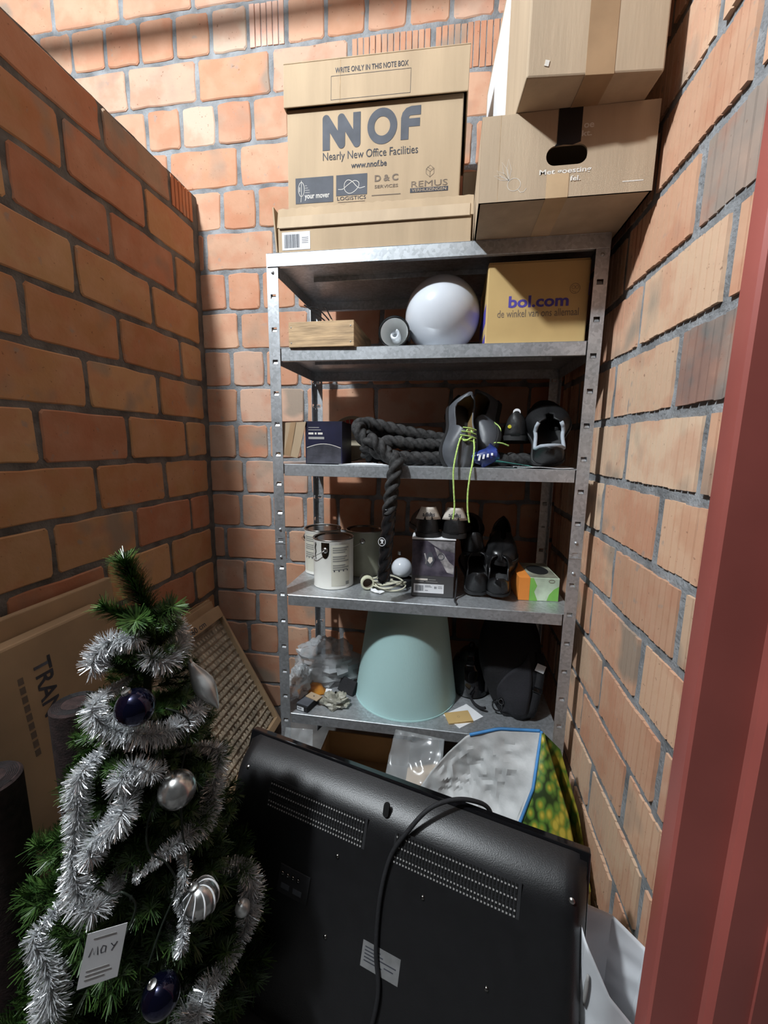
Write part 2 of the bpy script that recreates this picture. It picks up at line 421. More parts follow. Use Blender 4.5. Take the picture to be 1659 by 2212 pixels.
# ------------------------------------------------------------------ galvanised shelving rack
RX0, RX1, RY0, RY1 = -.537, .385, 1.20, 1.61
RZ = 1.803
SH = [1.803, 1.546, 1.207, .784, .358]
rack = thing('shelving_rack', 'galvanised steel shelving rack with slotted uprights and five shelves', 'shelf', ((RX0 + RX1) / 2, (RY0 + RY1) / 2, 0))
ox, oy = (RX0 + RX1) / 2, (RY0 + RY1) / 2
def upright(x, y, sx, sy):
    """L-section post with a ladder of punched slots; corner at (x,y), flanges run to sx / sy"""
    W = .034; t = .0016; mb = MB()
    zs = [0]; z = RZ - .024 - .0905 * 19
    hole = []
    while z < RZ - .01: hole.append(z); z += .0905
    edges = [0.0]
    for h in hole: edges += [h - .0065, h + .0065]
    edges.append(RZ)
    cols = [0, .010, .026, W]
    for fl in (0, 1):
        for r in range(len(edges) - 1):
            ishole = r % 2 == 1
            for c in range(3):
                if ishole and c == 1: continue
                a, b_ = cols[c], cols[c + 1]
                if fl == 0: mb.box(*sorted((sx * a, sx * b_)), *sorted((0, sy * t)), edges[r], edges[r + 1])
                else: mb.box(*sorted((0, sx * t)), *sorted((sy * max(a, t), sy * b_)), edges[r], edges[r + 1])
        for h in hole:                                  # bent tab left inside each slot
            if fl == 0: mb.add([(sx * .011, sy * .0012, h - .0055), (sx * .025, sy * .0012, h - .0055), (sx * .024, sy * .007, h + .004), (sx * .012, sy * .007, h + .004)], [(0, 1, 2, 3)])
            else: mb.add([(sx * .0012, sy * .011, h - .0055), (sx * .0012, sy * .025, h - .0055), (sx * .007, sy * .024, h + .004), (sx * .007, sy * .012, h + .004)], [(0, 1, 2, 3)])
    o = mb.build('upright', 'galvanised', rack, loc=(x - ox, y - oy, 0))
    jb = MB(); z = .955                                  # splice plate where the two halves of the post meet
    jb.box(*sorted((sx * .003, sx * .031)), *sorted((sy * .0018, sy * .0034)), z - .07, z + .07)
    jb.box(*sorted((-sx * .0012, sx * W)), *sorted((-sy * .0012, 0)), z - .0008, z + .0008)
    j = jb.build('splice_plate', 'galvanised', o)
    for zz in (z - .045, z + .045, RZ - .05):
        MB().lathe([(0, .004), (.0032, .0035), (.0045, .0015), (.005, 0)], 10, Matrix.Rotation(PI / 2 * sy, 4, 'X')).build('bolt', 'galvanised', o, smooth=True, loc=(sx * .018, 0, zz))
    return o
for x, sx in ((RX0, 1), (RX1, -1)):
    for y, sy in ((RY0, 1), (RY1, -1)): upright(x, y, sx, sy)
for i, z in enumerate(SH):
    mb = MB(); a, b_, c, d = RX0 + .0025 - ox, RX1 - .0025 - ox, RY0 + .0022 - oy, RY1 - .0022 - oy
    if i == 0: c -= .0048; a += .0; z -= 0
    L = .036; t = .0012
    mb.box(a, b_, c, d, z - t, z)
    mb.box(a + (.034 if i else .0), b_ - (.034 if i else .0), c, c + t, z - L, z - t); mb.box(a, b_, d - t, d, z - L, z - t)
    mb.box(a, a + t, c + t, d - t, z - L, z - t); mb.box(b_ - t, b_, c + t, d - t, z - L, z - t)
    for (p, q) in ((c + t, c + .014), (d - .014, d - t)): mb.box(a + .034, b_ - .034, p, q, z - L, z - L + t)
    mb.box(a + .08, b_ - .08, -.03, .03, z - .016, z - t)                       # stiffener rib under the sheet
    mb.build('shelf', 'galvanised', rack, bevel=.0008, seg=1)
# ------------------------------------------------------------------ cardboard boxes on top of the rack
def carton(name, label, loc, w, d, h, m='cardboard', rotz=0.0, flaps=True, group=None, bulge=.0):
    """closed shipping carton: four slightly bowed walls, top flaps with a centre slit; origin at front-bottom-left corner"""
    t = thing(name, label, 'box', loc, (0, 0, rotz), group)
    mb = MB(); mb.box(0, w, 0, d, 0, h); mb.build('body', m, t, bevel=.0035)
    if flaps:
        mb = MB(); mb.box(.002, w - .002, .002, d / 2 - .0015, h, h + .003); mb.build('flap', m, t, bevel=.001)
        mb = MB(); mb.box(.002, w - .002, d / 2 + .0015, d - .002, h, h + .003); mb.build('flap', m, t, bevel=.001)
    return t
def bars(parent, x0, x1, z0, z1, y, m='print_dark', seed=1, n=22, name='barcode'):
    r = random.Random(seed); mb = MB(); x = x0; u = (x1 - x0) / (n * 2.0)
    while x < x1 - u:
        w = u * r.choice((.5, .8, 1.2, 1.7)); mb.box(x, min(x + w, x1), y - .0003, y, z0, z1); x += w + u * r.choice((.5, .8, 1.1))
    o = mb.build(name, m, parent); o['kind'] = 'stuff'; return o
def fineprint(parent, lines, y, m='print_grey', h=.0016, name='fine_print'):
    mb = MB()
    for (x0, x1, z) in lines: mb.box(x0, x1, y - .0003, y, z, z + h)
    o = mb.build(name, m, parent); o['kind'] = 'stuff'; return o
SZ = SH[0] + .0005
# flat tray in front of / under the moving box
TX, TY = -.500, 1.202
tr = thing('cardboard_tray', 'flat cardboard tray with torn flap and barcode label under the moving box', 'box', (TX, TY, SZ))
TW, TD, THt = .536, .36, .066
tb = MB(); tb.box(0, TW, 0, .004, 0, THt); tb.box(0, TW, TD - .004, TD, 0, THt); tb.box(0, .004, .004, TD - .004, 0, THt); tb.box(TW - .004, TW, .004, TD - .004, 0, THt); tb.box(.004, TW - .004, .004, TD - .004, 0, .004)
tb.build('body', 'cardboard', tr, bevel=.0012, seg=1)
# torn front flap standing up, ragged top edge (scalloped) and a folded-over band
fl = MB(); n = 40; top = []
for i in range(n + 1):
    x = -.002 + (TW + .006) * i / n
    top.append((x, .117 + (.004 if i % 2 else 0) * (1 if i < 24 else .5) + .006 * i / n * 0 + noise.noise((i * .4, 1, 2)) * .003))
poly = [(TW + .004, THt - .002), (-.002, THt - .004)] ; poly = [(-.002, .064)] + top + [(TW + .004, .07)]
M = Matrix.Translation((0, 0, .064)) @ Matrix.Rotation(math.radians(-13), 4, 'X') @ Matrix.Translation((0, 0, -.064))
for i in range(n):
    (xa, za), (xb, zb) = top[i], top[i + 1]
    vs_ = [Vector(p) for p in ((xa, -.002, .064), (xb, -.002, .064), (xb, -.002, zb), (xa, -.002, za), (xa, .002, .064), (xb, .002, .064), (xb, .002, zb), (xa, .002, za))]
    fl.add([M @ p for p in vs_], [(0, 1, 2, 3), (7, 6, 5, 4), (3, 2, 6, 7), (1, 0, 4, 5), (0, 3, 7, 4), (1, 5, 6, 2)])
fl.build('flap', 'cardboard', tr)
st = MB(); st.box(.004, TW - .004, -.0045, -.001, .060, .094, M); st.build('fold_band', 'cardboard_grey', tr, bevel=.001, seg=1)
sf = MB(); sf.box(-.007, -.003, .0, .30, .004, .12); sf.build('side_flap', 'cardboard', tr, rot=(0, math.radians(-4), 0))
lb = MB().box(.012, .094, -.0009, -.0002, .006, .052).build('label', 'paper_white', tr)
bars(lb, .018, .064, .011, .046, -.0009, 'print_dark', 4)
fineprint(lb, [(.070, .089, .036 - .0045 * i) for i in range(4)], -.0009, 'print_slate', .0012)
# moving box with lid, stands on the tray
NX, NY, NZ = -.508, 1.290, SZ + .008
nb = thing('moving_box', 'cardboard moving box with loose lid printed NNOF Nearly New Office Facilities', 'box', (NX, NY, NZ), (0, math.radians(.6), 0))
NW, NH, ND = .512, .420, .33
b = MB(); b.box(.004, NW - .004, 0, ND, 0, NH - .012); b.build('body', 'cardboard', nb, bevel=.003)
# lid: hood tilted up to the right, open below
LM = Matrix.Translation((NW / 2, 0, 0)) @ Matrix.Rotation(math.radians(.5), 4, 'Y') @ Matrix.Translation((-NW / 2, 0, 0))
ld = MB(); LB, LT = .402, .512
ld.box(-.004, NW + .004, -.014, ND + .012, LT - .004, LT, LM)
ld.box(-.004, NW + .004, -.014, -.010, LB, LT - .004, LM); ld.box(-.004, NW + .004, ND + .008, ND + .012, LB, LT - .004, LM)
ld.box(-.004, 0, -.010, ND + .008, LB, LT - .004, LM); ld.box(NW, NW + .004, -.010, ND + .008, LB, LT - .004, LM)
lid = ld.build('lid', 'cardboard', nb, bevel=.003)
LF = -.0142
lettering('WRITE ONLY IN THIS NOTE BOX', .148, .352, .474, .487, LF, 'print_dark', lid, M=LM, bold=.012)
fr = MB(); x0, x1, z0, z1 = .136, .360, .410, .468
for (a, b_, c, d) in ((x0, x1, z0, z0 + .0008), (x0, x1, z1 - .0008, z1), (x0, x0 + .0008, z0, z1), (x1 - .0008, x1, z0, z1)): fr.box(a, b_, LF - .0003, LF, c, d, LM)
fr.build('note_frame', 'print_dark', lid)
cr = MB(); cr.box(.162, .1632, LF - .0002, LF, .404, .506, LM); cr.build('crease', 'cardboard_edge', lid)
F = -.0004
# big joined N N O F
g = MB(); kk = [0]
def thick(pts, w):
    """rounded heavy stroke"""
    for i in range(len(pts) - 1):
        a, b_ = Vector(pts[i]), Vector(pts[i + 1]); t = (b_ - a).normalized(); q = Vector((-t.y, t.x)) * w / 2
        kk[0] += 1; g.prism([tuple(a + q), tuple(a - q), tuple(b_ - q), tuple(b_ + q)][::-1], F - .0003 - kk[0] * 2e-5, F)
    for p in pts[1:-1]: g.prism([(p[0] + w / 2 * math.cos(k * PI / 8), p[1] + w / 2 * math.sin(k * PI / 8)) for k in range(16)], F - .0003 - (kk[0] + 1) * 2e-5 - p[0] * 2e-5, F)
zb, zt = .306, .386; w = .0215
thick([(.122, zb - .010), (.122, zt - w / 2), (.167, zb + w / 2 - .008), (.167, zt - w / 2), (.212, zb + w / 2 - .008), (.212, zt)], w)
ring = []
for k in range(40):
    a, b_ = 2 * PI * k / 40, 2 * PI * (k + 1) / 40
    c = (.285, .345)
    g.add([(c[0] + r * math.cos(q), F - .0003, c[1] + r * 1.06 * math.sin(q)) for q in (a, b_) for r in (.0225, .0425)], [(0, 1, 3, 2)])
g.prism([(.338, zb), (.360, zb), (.360, .337), (.391, .337), (.391, .357), (.360, .357), (.3605, .362), (.364, .3645), (.393, .3645), (.393, .387), (.366, .387), (.352, .383), (.342, .373), (.338, .360)], F - .0003, F)
g.build('logo', 'print_slate', nb)
lettering('Nearly New Office Facilities', .112, .388, .264, .291, F, 'print_dark', nb)
lettering('www.nnof.be', .196, .300, .245, .261, F, 'print_dark', nb, bold=.015)
# four partner logos
plg = nb
p = MB(); p.box(.028, .143, F - .0003, F, .162, .230); pb = p.build('logo_panel', 'print_slate', plg)
lettering('your mover', .056, .132, .1695, .1845, F - .0003, 'print_white', pb, bold=.012)
q = MB(); stroke(q, [(.046 + .009 * math.sin(a), .200 + .019 * -math.cos(a)) for a in [2 * PI * k / 16 for k in range(16)]], .0012, F - .0006, F, True)
stroke(q, [(.044, .166), (.0462, .191), (.0462, .223)], .0012, F - .0006, F); q.box(.040, .0415, F - .0006, F, .194, .206)
q.build('emblem', 'print_white', pb); fineprint(pb, [(.057, .063, .208), (.057, .066, .202), (.057, .071, .196), (.057, .072, .190)], F - .0003, 'print_grey')
p = MB(); p.box(.152, .244, F - .0003, F, .176, .230); pb = p.build('logo_panel', 'print_slate', plg)
q = MB(); kn = [(.158, .127), (.172, .127), (.185, .136), (.205, .147), (.219, .142), (.218, .130), (.204, .118), (.190, .115), (.178, .124), (.177, .141), (.187, .150), (.200, .145), (.212, .133), (.222, .127), (.238, .130)]
stroke(q, [(v.x, v.y) for v in smooth_path([(a, b_, 0) for a, b_ in [(u, v + .066) for u, v in kn]], 5)], .0014, F - .0006, F); q.build('emblem', 'print_white', pb)
lettering('LOGISTICS', .155, .241, .164, .1735, F, 'print_dark', plg); fineprint(nb, [(.157, .238, .1585)], F, 'print_brown', .0012)
lettering('D & C', .266, .334, .206, .223, F, 'print_brown', plg, bold=.03); lettering('SERVICES', .266, .334, .189, .197, F, 'print_brown', plg, bold=.01)
fineprint(nb, [(.258, .342, .170)], F, 'print_brown', .002)
lettering('REMUS', .372, .474, .185, .200, F, 'print_brown', plg)
p = MB(); p.box(.369, .476, F - .0003, F, .171, .1825); pb = p.build('logo_panel', 'print_dark', plg)
lettering('VERHUIZINGEN', .374, .471, .173, .1805, F - .0003, 'cardboard_grey', pb)
q = MB(); R_ = [(.424, .208), (.413, .217), (.413, .229), (.424, .238), (.435, .229), (.435, .217)]
stroke(q, R_, .001, F - .0003, F, True); stroke(q, [(.413, .229), (.424, .222), (.435, .229)], .001, F - .0003, F); stroke(q, [(.424, .208), (.424, .222)], .001, F - .0003, F); stroke(q, [(.416, .234), (.427, .227), (.431, .232)], .0008, F - .0003, F)
q.build('emblem', 'print_brown', plg)
# darker carton at the back between the two piles
cb = carton('cardboard_carton', 'plain cardboard carton standing behind the moving box, beside the vegetable box', (.012, 1.54, SZ), .19, .14, .36, 'cardboard_grey')
MB().box(.085, .115, -.0005, 0, .05, .361).build('tape', 'tape_brown', cb)
# vegetable box with hand hole, hangs over the front of the rack
GX, GY = .045, 1.030
gw, gh, gd = .356, .168, .50
gb = thing('vegetable_box', 'grey-brown carton with oval hand hole and pale turnip drawing at top of rack', 'box', (GX, GY, SZ))
mb = MB(); hx0, hx1, hz0, hz1 = .138, .222, .062, .100
hole = rrect(hx0, hx1, hz0, hz1, .0185, 6); nh = len(hole)
outer = []
for (x, z) in hole:                                    # outer rectangle point in the direction of each hole point
    cx, cz = (hx0 + hx1) / 2, (hz0 + hz1) / 2; dx, dz = x - cx, z - cz
    s_ = min((gw - cx if dx > 0 else cx) / abs(dx) if abs(dx) > 1e-6 else 1e9, (gh - cz if dz > 0 else cz) / abs(dz) if abs(dz) > 1e-6 else 1e9)
    outer.append((cx + dx * s_, cz + dz * s_))
for y in (0, .004):
    mb.add([(x, y, z) for x, z in hole] + [(x, y, z) for x, z in outer], [(i, (i + 1) % nh, nh + (i + 1) % nh, nh + i) for i in range(nh)])
mb.add([(x, 0, z) for x, z in hole] + [(x, .004, z) for x, z in hole], [(i, (i + 1) % nh, nh + (i + 1) % nh, nh + i) for i in range(nh)])
# fill the four front corners that the fan leaves out
def corner(cx_, cz_):
    pts = sorted(outer, key=lambda p: (p[0] - cx_) ** 2 + (p[1] - cz_) ** 2)
    a = min((p for p in outer if abs(p[0] - cx_) < 1e-5), key=lambda p: abs(p[1] - cz_)); b_ = min((p for p in outer if abs(p[1] - cz_) < 1e-5), key=lambda p: abs(p[0] - cx_))
    for y in (0, .004): mb.add([(a[0], y, a[1]), (cx_, y, cz_), (b_[0], y, b_[1])], [(0, 1, 2)])
for cx_ in (0, gw):
    for cz_ in (0, gh): corner(cx_, cz_)
gbody = mb.build('front_panel', 'cardboard_grey', gb)
mb = MB(); mb.box(0, .004, .004, gd, 0, gh); mb.box(gw - .004, gw, .004, gd, 0, gh); mb.box(.004, gw - .004, gd - .004, gd, 0, gh); mb.box(0, gw, .004, gd, -.0, .004)
mb.box(0, gw, .004, gd, gh - .004, gh); mb.build('body', 'cardboard_grey', gb)
tp = MB(); tp.box(.158, .206, -.0008, -.0001, .104, gh); tp.box(.158, .206, -.0008, .08, gh, gh + .0006); tp.prism([(.158, .104), (.153, .098), (.172, .101), (.19, .099), (.206, .104)], -.0012, -.0002)
tp.build('black_tape', 'tape_black', gb)
tp = MB(); tp.box(.142, .188, -.0008, -.0001, 0, .046); tp.box(.142, .188, -.0008, .17, -.0006, 0); tp.build('clear_tape', 'tape_clear', gb)
lettering('Met goesting', .126, .232, .043, .056, -.0002, 'print_white', gb, bold=.02)
lettering('fel.', .190, .211, .030, .040, -.0009, 'print_white', gb, bold=.02)
lettering('kt.', .207, .227, .113, .124, -.0002, 'print_white', gb, bold=.02); lettering('oe', .210, .230, .128, .137, -.0002, 'print_white', gb, bold=.02)
q = MB(); stroke(q, [(.074 + .014 * math.cos(a), .032 + .0125 * math.sin(a)) for a in [2 * PI * k / 18 for k in range(18)]], .0009, -.0004, 0, True)
stroke(q, [(.083, .022), (.088, .016), (.095, .016), (.101, .023)], .0009, -.0004, 0)
for (ex, ez, wd) in ((.046, .078, .004), (.060, .083, .0055), (.036, .062, .003), (.030, .052, .003)):
    bx, bz = .063, .041; dx, dz = ex - bx, ez - bz
    stroke(q, [(bx, bz), (bx + dx * .5 - dz * .12, bz + dz * .5 + dx * .12), (ex, ez), (bx + dx * .5 + dz * .12, bz + dz * .5 - dx * .12), (bx, bz)], .0007, -.0004, 0)
q.build('turnip_drawing', 'print_white', gb); fineprint(gb, [(.296, .337, .020)], -.0001, 'print_white', .0022)
MB().box(.0395, .0402, -.0002, 0, 0, gh).build('crease', 'cardboard_edge', gb)
# parcel on top of it, reaches out of the picture
DX, DY, DZ = .121, .945, SZ + gh + .001
db = carton('parcel_box', 'large taped parcel box stacked on the vegetable box', (DX, DY, DZ), .255, .585, .40, 'cardboard_grey', rotz=math.radians(4.3), flaps=True)
mb = MB(); mb.box(.110, .163, -.0007, 0, -.0005, .401); mb.box(.110, .163, -.0007, .30, -.0012, -.0002); mb.build('tape', 'tape_brown', db)
mb = MB(); mb.box(-.0008, 0, .22, .56, .09, .38); mb.build('shipping_label', 'paper_white', db)
mb = MB(); mb.box(.028, .036, -.0012, 0, .024, .034); mb.build('scuff', 'print_white', db, rot=(0, .2, 0))
# ------------------------------------------------------------------ second shelf: wooden box, lamp, globe, bol.com carton
mat('wood_pale', (0.50, 0.34, 0.19), .7, var=.18, scale=10, stretch=(1, 1, 9), bump=.25, bscale=30)
mat('opal', (0.60, 0.63, 0.68), .12, var=.01, coat=.3, sss=.25)
mat('lamp_white', (0.80, 0.81, 0.80), .35, var=.02)
mat('glass_clear', (0.9, 0.95, 0.95), .05, var=.0, trans=.9, alpha=.10)
S2 = SH[1]
wx = thing('wooden_box', 'small pale wooden box with cable ties sticking out', 'box', (-.474, 1.196, S2), (0, 0, math.radians(-1.0)))
b = MB(); ww, wd_, wh = .196, .235, .070
front = MB().box(0, ww, 0, .008, 0, wh).build('side_board', 'wood_pale', wx, bevel=.0015)
MB().box(0, ww, wd_ - .008, wd_, 0, wh).build('side_board', 'wood_pale', wx, bevel=.0015)
MB().box(0, .008, .008, wd_ - .008, 0, wh).build('side_board', 'wood_pale', wx, bevel=.0015)
MB().box(ww - .008, ww, .008, wd_ - .008, 0, wh).build('side_board', 'wood_pale', wx, bevel=.0015)
MB().box(.008, ww - .008, .008, wd_ - .008, 0, .006).build('base_board', 'wood_pale', wx)
for (x, z) in ((.008, .012), (.008, .055), (ww - .01, .012), (ww - .01, .055)):
    MB().lathe([(0, .0006), (.002, .0004), (.0024, 0)], 8, Matrix.Rotation(PI / 2, 4, 'X')).build('nail', 'steel_wire', wx, loc=(x, 0, z))
MB().box(.118, .126, .03, .034, .03, .087).build('wood_stick', 'wood_pale', wx, rot=(0, .25, 0), loc=(-.02, 0, .028))
for i, pts in enumerate((((.125, .05, .045), (.10, .045, .08), (.055, .04, .115), (.035, .04, .128)), ((.13, .06, .045), (.108, .055, .085), (.075, .05, .118), (.05, .05, .124)), ((.14, .05, .045), (.115, .05, .09), (.098, .05, .12), (.09, .05, .125)))):
    o = tag(MB().tube(smooth_path(pts, 6), .0021, 6).build('cable_tie', 'black_plastic'), ('longest', 'middle', 'shortest')[i] + ' black cable tie sticking up from the wooden box', 'cable tie', 'cable ties in the wooden box')
    o.location = (-.474, 1.196, S2)
# black reflector lamp lying with its opening to the front
lp = thing('reflector_lamp', 'black can lamp lying beside the white globe with bulb showing', 'lamp', (-.172, 1.30, S2 + .0465))
A = Matrix.Rotation(math.radians(86), 4, 'X')
MB().lathe([(.004, -.075), (.030, -.072), (.040, -.05), (.0455, .0), (.0465, .048), (.044, .05), (.042, .046), (.0385, -.03)], 36, A, cap0=True).build('housing', 'black_gloss', lp, smooth=40)
MB().lathe([(.0405, .044), (.0385, .02), (.030, -.01), (.012, -.03), (0.0001, -.032)], 36, A).build('reflector', 'lamp_white', lp, smooth=True)
tb_ = []
for k in range(60):
    a = k / 59 * 3.2 * 2 * PI; tb_.append(A @ Vector((.011 * math.cos(a), .011 * math.sin(a), -.026 + .055 * k / 59)))
MB().tube(tb_, .0045, 8).build('bulb', 'opal', lp, smooth=True)
MB().lathe([(.0405, .046), (.0001, .047)], 36, A).build('glass', 'glass_clear', lp)
# white globe
GR = .1125
gl = thing('globe_lampshade', 'large white opal glass globe lampshade', 'lamp', (-.036, 1.338, S2))
MB().lathe([(GR * math.sin(a), GR - GR * math.cos(a)) for a in [0.0001 + (PI - .42) * k / 40 for k in range(41)]], 56).build('globe', 'opal', gl, smooth=True)
MB().lathe([(.046, 2 * GR - .0105), (.0475, 2 * GR - .004), (.0475, 2 * GR + .006), (.043, 2 * GR + .006), (.043, 2 * GR - .008)], 40).build('neck', 'opal', gl, smooth=40)
for ch in gl.children: ch.rotation_euler = (math.radians(-115), 0, 0); ch.location = (0, GR * math.sin(math.radians(-115)) * 1.0 + 0, GR - GR * math.cos(math.radians(-115)))
# bol.com carton
bx_ = carton('delivery_carton', 'yellowish delivery carton printed bol.com on the second shelf', (.087, 1.222, S2), .262, .27, .208, 'cardboard_gold', flaps=True)
lettering('bol.com', .058, .213, .094, .124, -.0001, 'print_violet', bx_, bold=.028)
lettering('de winkel van ons allemaal', .030, .240, .070, .089, -.0001, 'print_brown', bx_)
q = MB(); stroke(q, [(.226 + .0125 * math.cos(a), .137 + .0125 * math.sin(a)) for a in [2 * PI * k / 24 for k in range(24)]], .001, -.0004, 0, True)
stroke(q, [(.222 + .004 * math.cos(a), .140 + .004 * math.sin(a)) for a in [2 * PI * k / 12 for k in range(12)]], .0008, -.0004, 0, True)
stroke(q, [(.231 + .004 * math.cos(a), .140 + .004 * math.sin(a)) for a in [2 * PI * k / 12 for k in range(12)]], .0008, -.0004, 0, True)
stroke(q, [(.218, .133), (.223, .129), (.229, .129), (.227, .125)], .0008, -.0004, 0); q.build('emblem', 'print_brown', bx_)
MB().box(-.0005, 0, .012, .25, .06, .11).build('side_print', 'print_violet', bx_); MB().box(-.0005, 0, .006, .2, .0, .03).build('side_print', 'print_violet', bx_)
MB().box(.2615, .2625, -.0004, .2, .12, .15).build('side_print', 'print_violet', bx_)

# ------------------------------------------------------------------ shoes
mat('shoe_grey', (0.085, 0.092, 0.105), .45, var=.12, scale=20, bump=.1, bscale=90)
mat('shoe_black', (0.011, 0.011, 0.012), .5, var=.2, scale=20, bump=.2, bscale=120)
mat('shoe_leather', (0.014, 0.014, 0.015), .28, var=.2, scale=20, bump=.25, bscale=60)
mat('shoe_sole', (0.02, 0.02, 0.021), .6, var=.15)
mat('lining_grey', (0.36, 0.40, 0.45), .8, var=.1, bump=.3, bscale=150)
mat('lining_black', (0.008, 0.008, 0.008), .9)
mat('lining_tan', (0.20, 0.13, 0.05), .9)
mat('neon_lace', (0.50, 0.72, 0.20), .7, var=.15, scale=200, bump=.3, bscale=400)
mat('shoe_tongue', (0.68, 0.62, 0.55), .8, var=.05)
mat('stud_white', (0.62, 0.58, 0.50), .5, var=.05)
def shoe(name, label, loc, M, L=.285, wid=.096, hh=.085, upper='shoe_black', lining='lining_black', collar=None, laces=None, tongue=None, studs=False, group=None, point=.55, word=None, wordmat='print_white', strip=None, heel_tab=None):
    """low shoe lofted heel to toe; local frame: toe to -y, sole on z=0, heel at y=+L/2; M places it"""
    t = thing(name, label, 'shoe', loc, group=group); NT, NA = 26, 18
    def hw(u): return wid / 2 * (0.70 + .06 * math.sin(u * PI) - .10 * math.exp(-((u - .38) / .14) ** 2) + .34 * math.exp(-((u - .72) / .22) ** 2)) * math.sqrt(max(0, 1 - max(0, (u - .80) / .205) ** 2.2)) * math.sqrt(max(.0, 1 - max(0, (.10 - u) / .105) ** 2.2))
    def ht(u): return (hh * (1.0 - .16 * math.sin(min(1, u / .45) * PI)) if u < .45 else hh * (.98 - (.98 - point) * ((u - .45) / .4) if u < .85 else point * math.sqrt(max(0, 1 - ((u - .85) / .155) ** 2)) + .0))
    def gap(u):                                             # half opening angle at the top
        if u < .05 or u > .68: return 0.0
        return 1.05 * (min(1, (u - .05) / .08)) if u < .42 else max(0.10, 1.05 - (u - .42) / .12 * .95) if u < .66 else .10 * (.68 - u) / .02
    def P(u, a, k=1.0):
        w, h = max(hw(u), .001) * k, max(ht(u), .012) * k; ca, sa = math.cos(a), math.sin(a)
        x = w * math.copysign(abs(ca) ** .75, ca); z = .012 + (h - .012) * abs(sa) ** .85
        return M @ Vector((x, L / 2 - L * u, z))
    for side in (0, 1):
        pass
    mb = MB(); vs_ = []; us = [i / NT for i in range(NT + 1)]; us[0] = .004; us[-1] = .996
    for u in us:
        g_ = gap(u)
        for j in range(NA + 1): vs_.append(P(u, (PI / 2 - g_) * j / NA))
        for j in range(NA + 1): vs_.append(P(u, PI / 2 + g_ + (PI / 2 - g_) * j / NA))
    m = 2 * NA + 2; fs_ = []
    for i in range(NT):
        for j in range(m - 1):
            if j == NA and (gap(us[i]) > 0 or gap(us[i + 1]) > 0): continue
            fs_.append((i * m + j, i * m + j + 1, (i + 1) * m + j + 1, (i + 1) * m + j))
    fs_.append(tuple(range(m))); fs_.append(tuple(range(NT * m, NT * m + m)))
    mb.add(vs_, fs_)
    o = mb.build('upper', [upper, lining], t, smooth=True)
    md = o.modifiers.new('thickness', 'SOLIDIFY'); md.thickness = .005; md.offset = -1; md.material_offset = 1; md.material_offset_rim = 0
    # sole and insole
    so = MB(); ring = [(hw(u) * 1.06 + .001, L / 2 - L * u) for u in us]; out = ring + [(-x, y) for x, y in ring[::-1]]; n = len(out)
    so.add([M @ Vector((x, y, 0)) for x, y in out] + [M @ Vector((x * 1.03, y, .007)) for x, y in out] + [M @ Vector((x, y, .015)) for x, y in out], [tuple(range(n)), tuple(range(3 * n - 1, 2 * n - 1, -1))] + [(r * n + i, r * n + (i + 1) % n, (r + 1) * n + (i + 1) % n, (r + 1) * n + i) for r in (0, 1) for i in range(n)])
    so.build('sole', 'shoe_sole', t, smooth=40)
    if collar:                                             # padded rim round the opening
        cu = [u / 100 for u in range(6, 50, 3)]
        path = [P(u, PI / 2 - gap(u)) for u in cu[::-1]] + [P(u, PI / 2 + gap(u)) for u in cu]
        MB().tube(path, .0055, 8).build('collar', collar, t, smooth=True)
    if tongue:
        tg = MB(); Y0 = L / 2 - L * .44
        tg.grid(lambda a, b_: M @ Vector(((b_ - .5) * .052 * (1 - .15 * a), Y0 + .045 * (1 - a) - .02 + .03 * a, hh * .55 + a * .068 + .006 * math.sin(b_ * PI))), 6, 6)
        to = tg.build('tongue', 'shoe_black', t, smooth=True, solid=.006)
        tp_ = MB(); tp_.grid(lambda a, b_: M @ Vector(((b_ - .5) * (.078 - .030 * a), Y0 - .012 + .014 * (1 - a), hh * .55 + .036 + a * .046 + .006 * math.sin(b_ * PI))), 4, 8)
        tp_.build('tongue_patch', tongue, to, smooth=True, solid=.002)
        if word: lettering(word, -.020, .020, hh * .55 + .050, hh * .55 + .066, Y0 - .0125, wordmat, to, M=M, bold=.02)
    elif word and not heel_tab:
        lettering(word, -.017, .017, .036, .044, 0, wordmat, t, M=M @ Matrix.Translation((0, L / 2 + .0015, 0)) @ Matrix.Rotation(PI, 4, 'Z'), bold=.01)
    if heel_tab:
        HT = M @ Matrix.Translation((0, L / 2 + .004, 0)) @ Matrix.Rotation(PI, 4, 'Z')
        tp_ = MB(); tp_.grid(lambda a, b_: HT @ Vector(((b_ - .5) * (.078 - .034 * a), .016 * (2 * b_ - 1) ** 2 - .004 * a + .006, hh - .030 + a * .040)), 4, 10)
        to = tp_.build('heel_tab', heel_tab, t, smooth=True, solid=.003)
        if word: lettering(word, -.019, .019, hh - .019, hh - .005, .0015, wordmat, to, M=HT, bold=.02)
        word = None
    if strip:
        sp_ = MB(); sp_.grid(lambda a, b_: P(.012 + .004 * abs(b_ - .5), PI / 2 + (b_ - .5) * .9, 1.02) + (M.to_3x3() @ Vector((0, .003, -.004 + .007 * a))), 1, 10); sp_.build('heel_strip', strip, t, solid=.0015)
    if studs:
        for (x, u) in ((-.022, .10), (.022, .10), (-.024, .30), (.024, .30), (-.03, .68), (.03, .68), (-.02, .86), (.02, .86)):
            MB().lathe([(.006, -.013), (.0072, -.012), (.0088, .001)], 12, M @ Matrix.Translation((x, L / 2 - L * u, 0)), cap0=True).build('stud', 'stud_white', t, smooth=40)
    if laces:
        for k, u in enumerate((.50, .545, .59, .635)):
            a, b_ = P(u, PI / 2 - .42, 1.02), P(u, PI / 2 + .42, 1.02); mid = (a + b_) / 2 + M.to_3x3() @ Vector((0, 0, .004))
            MB().tube(smooth_path([a, mid, b_], 6), .0018, 6).build('lace', laces, t, smooth=True)
    return t
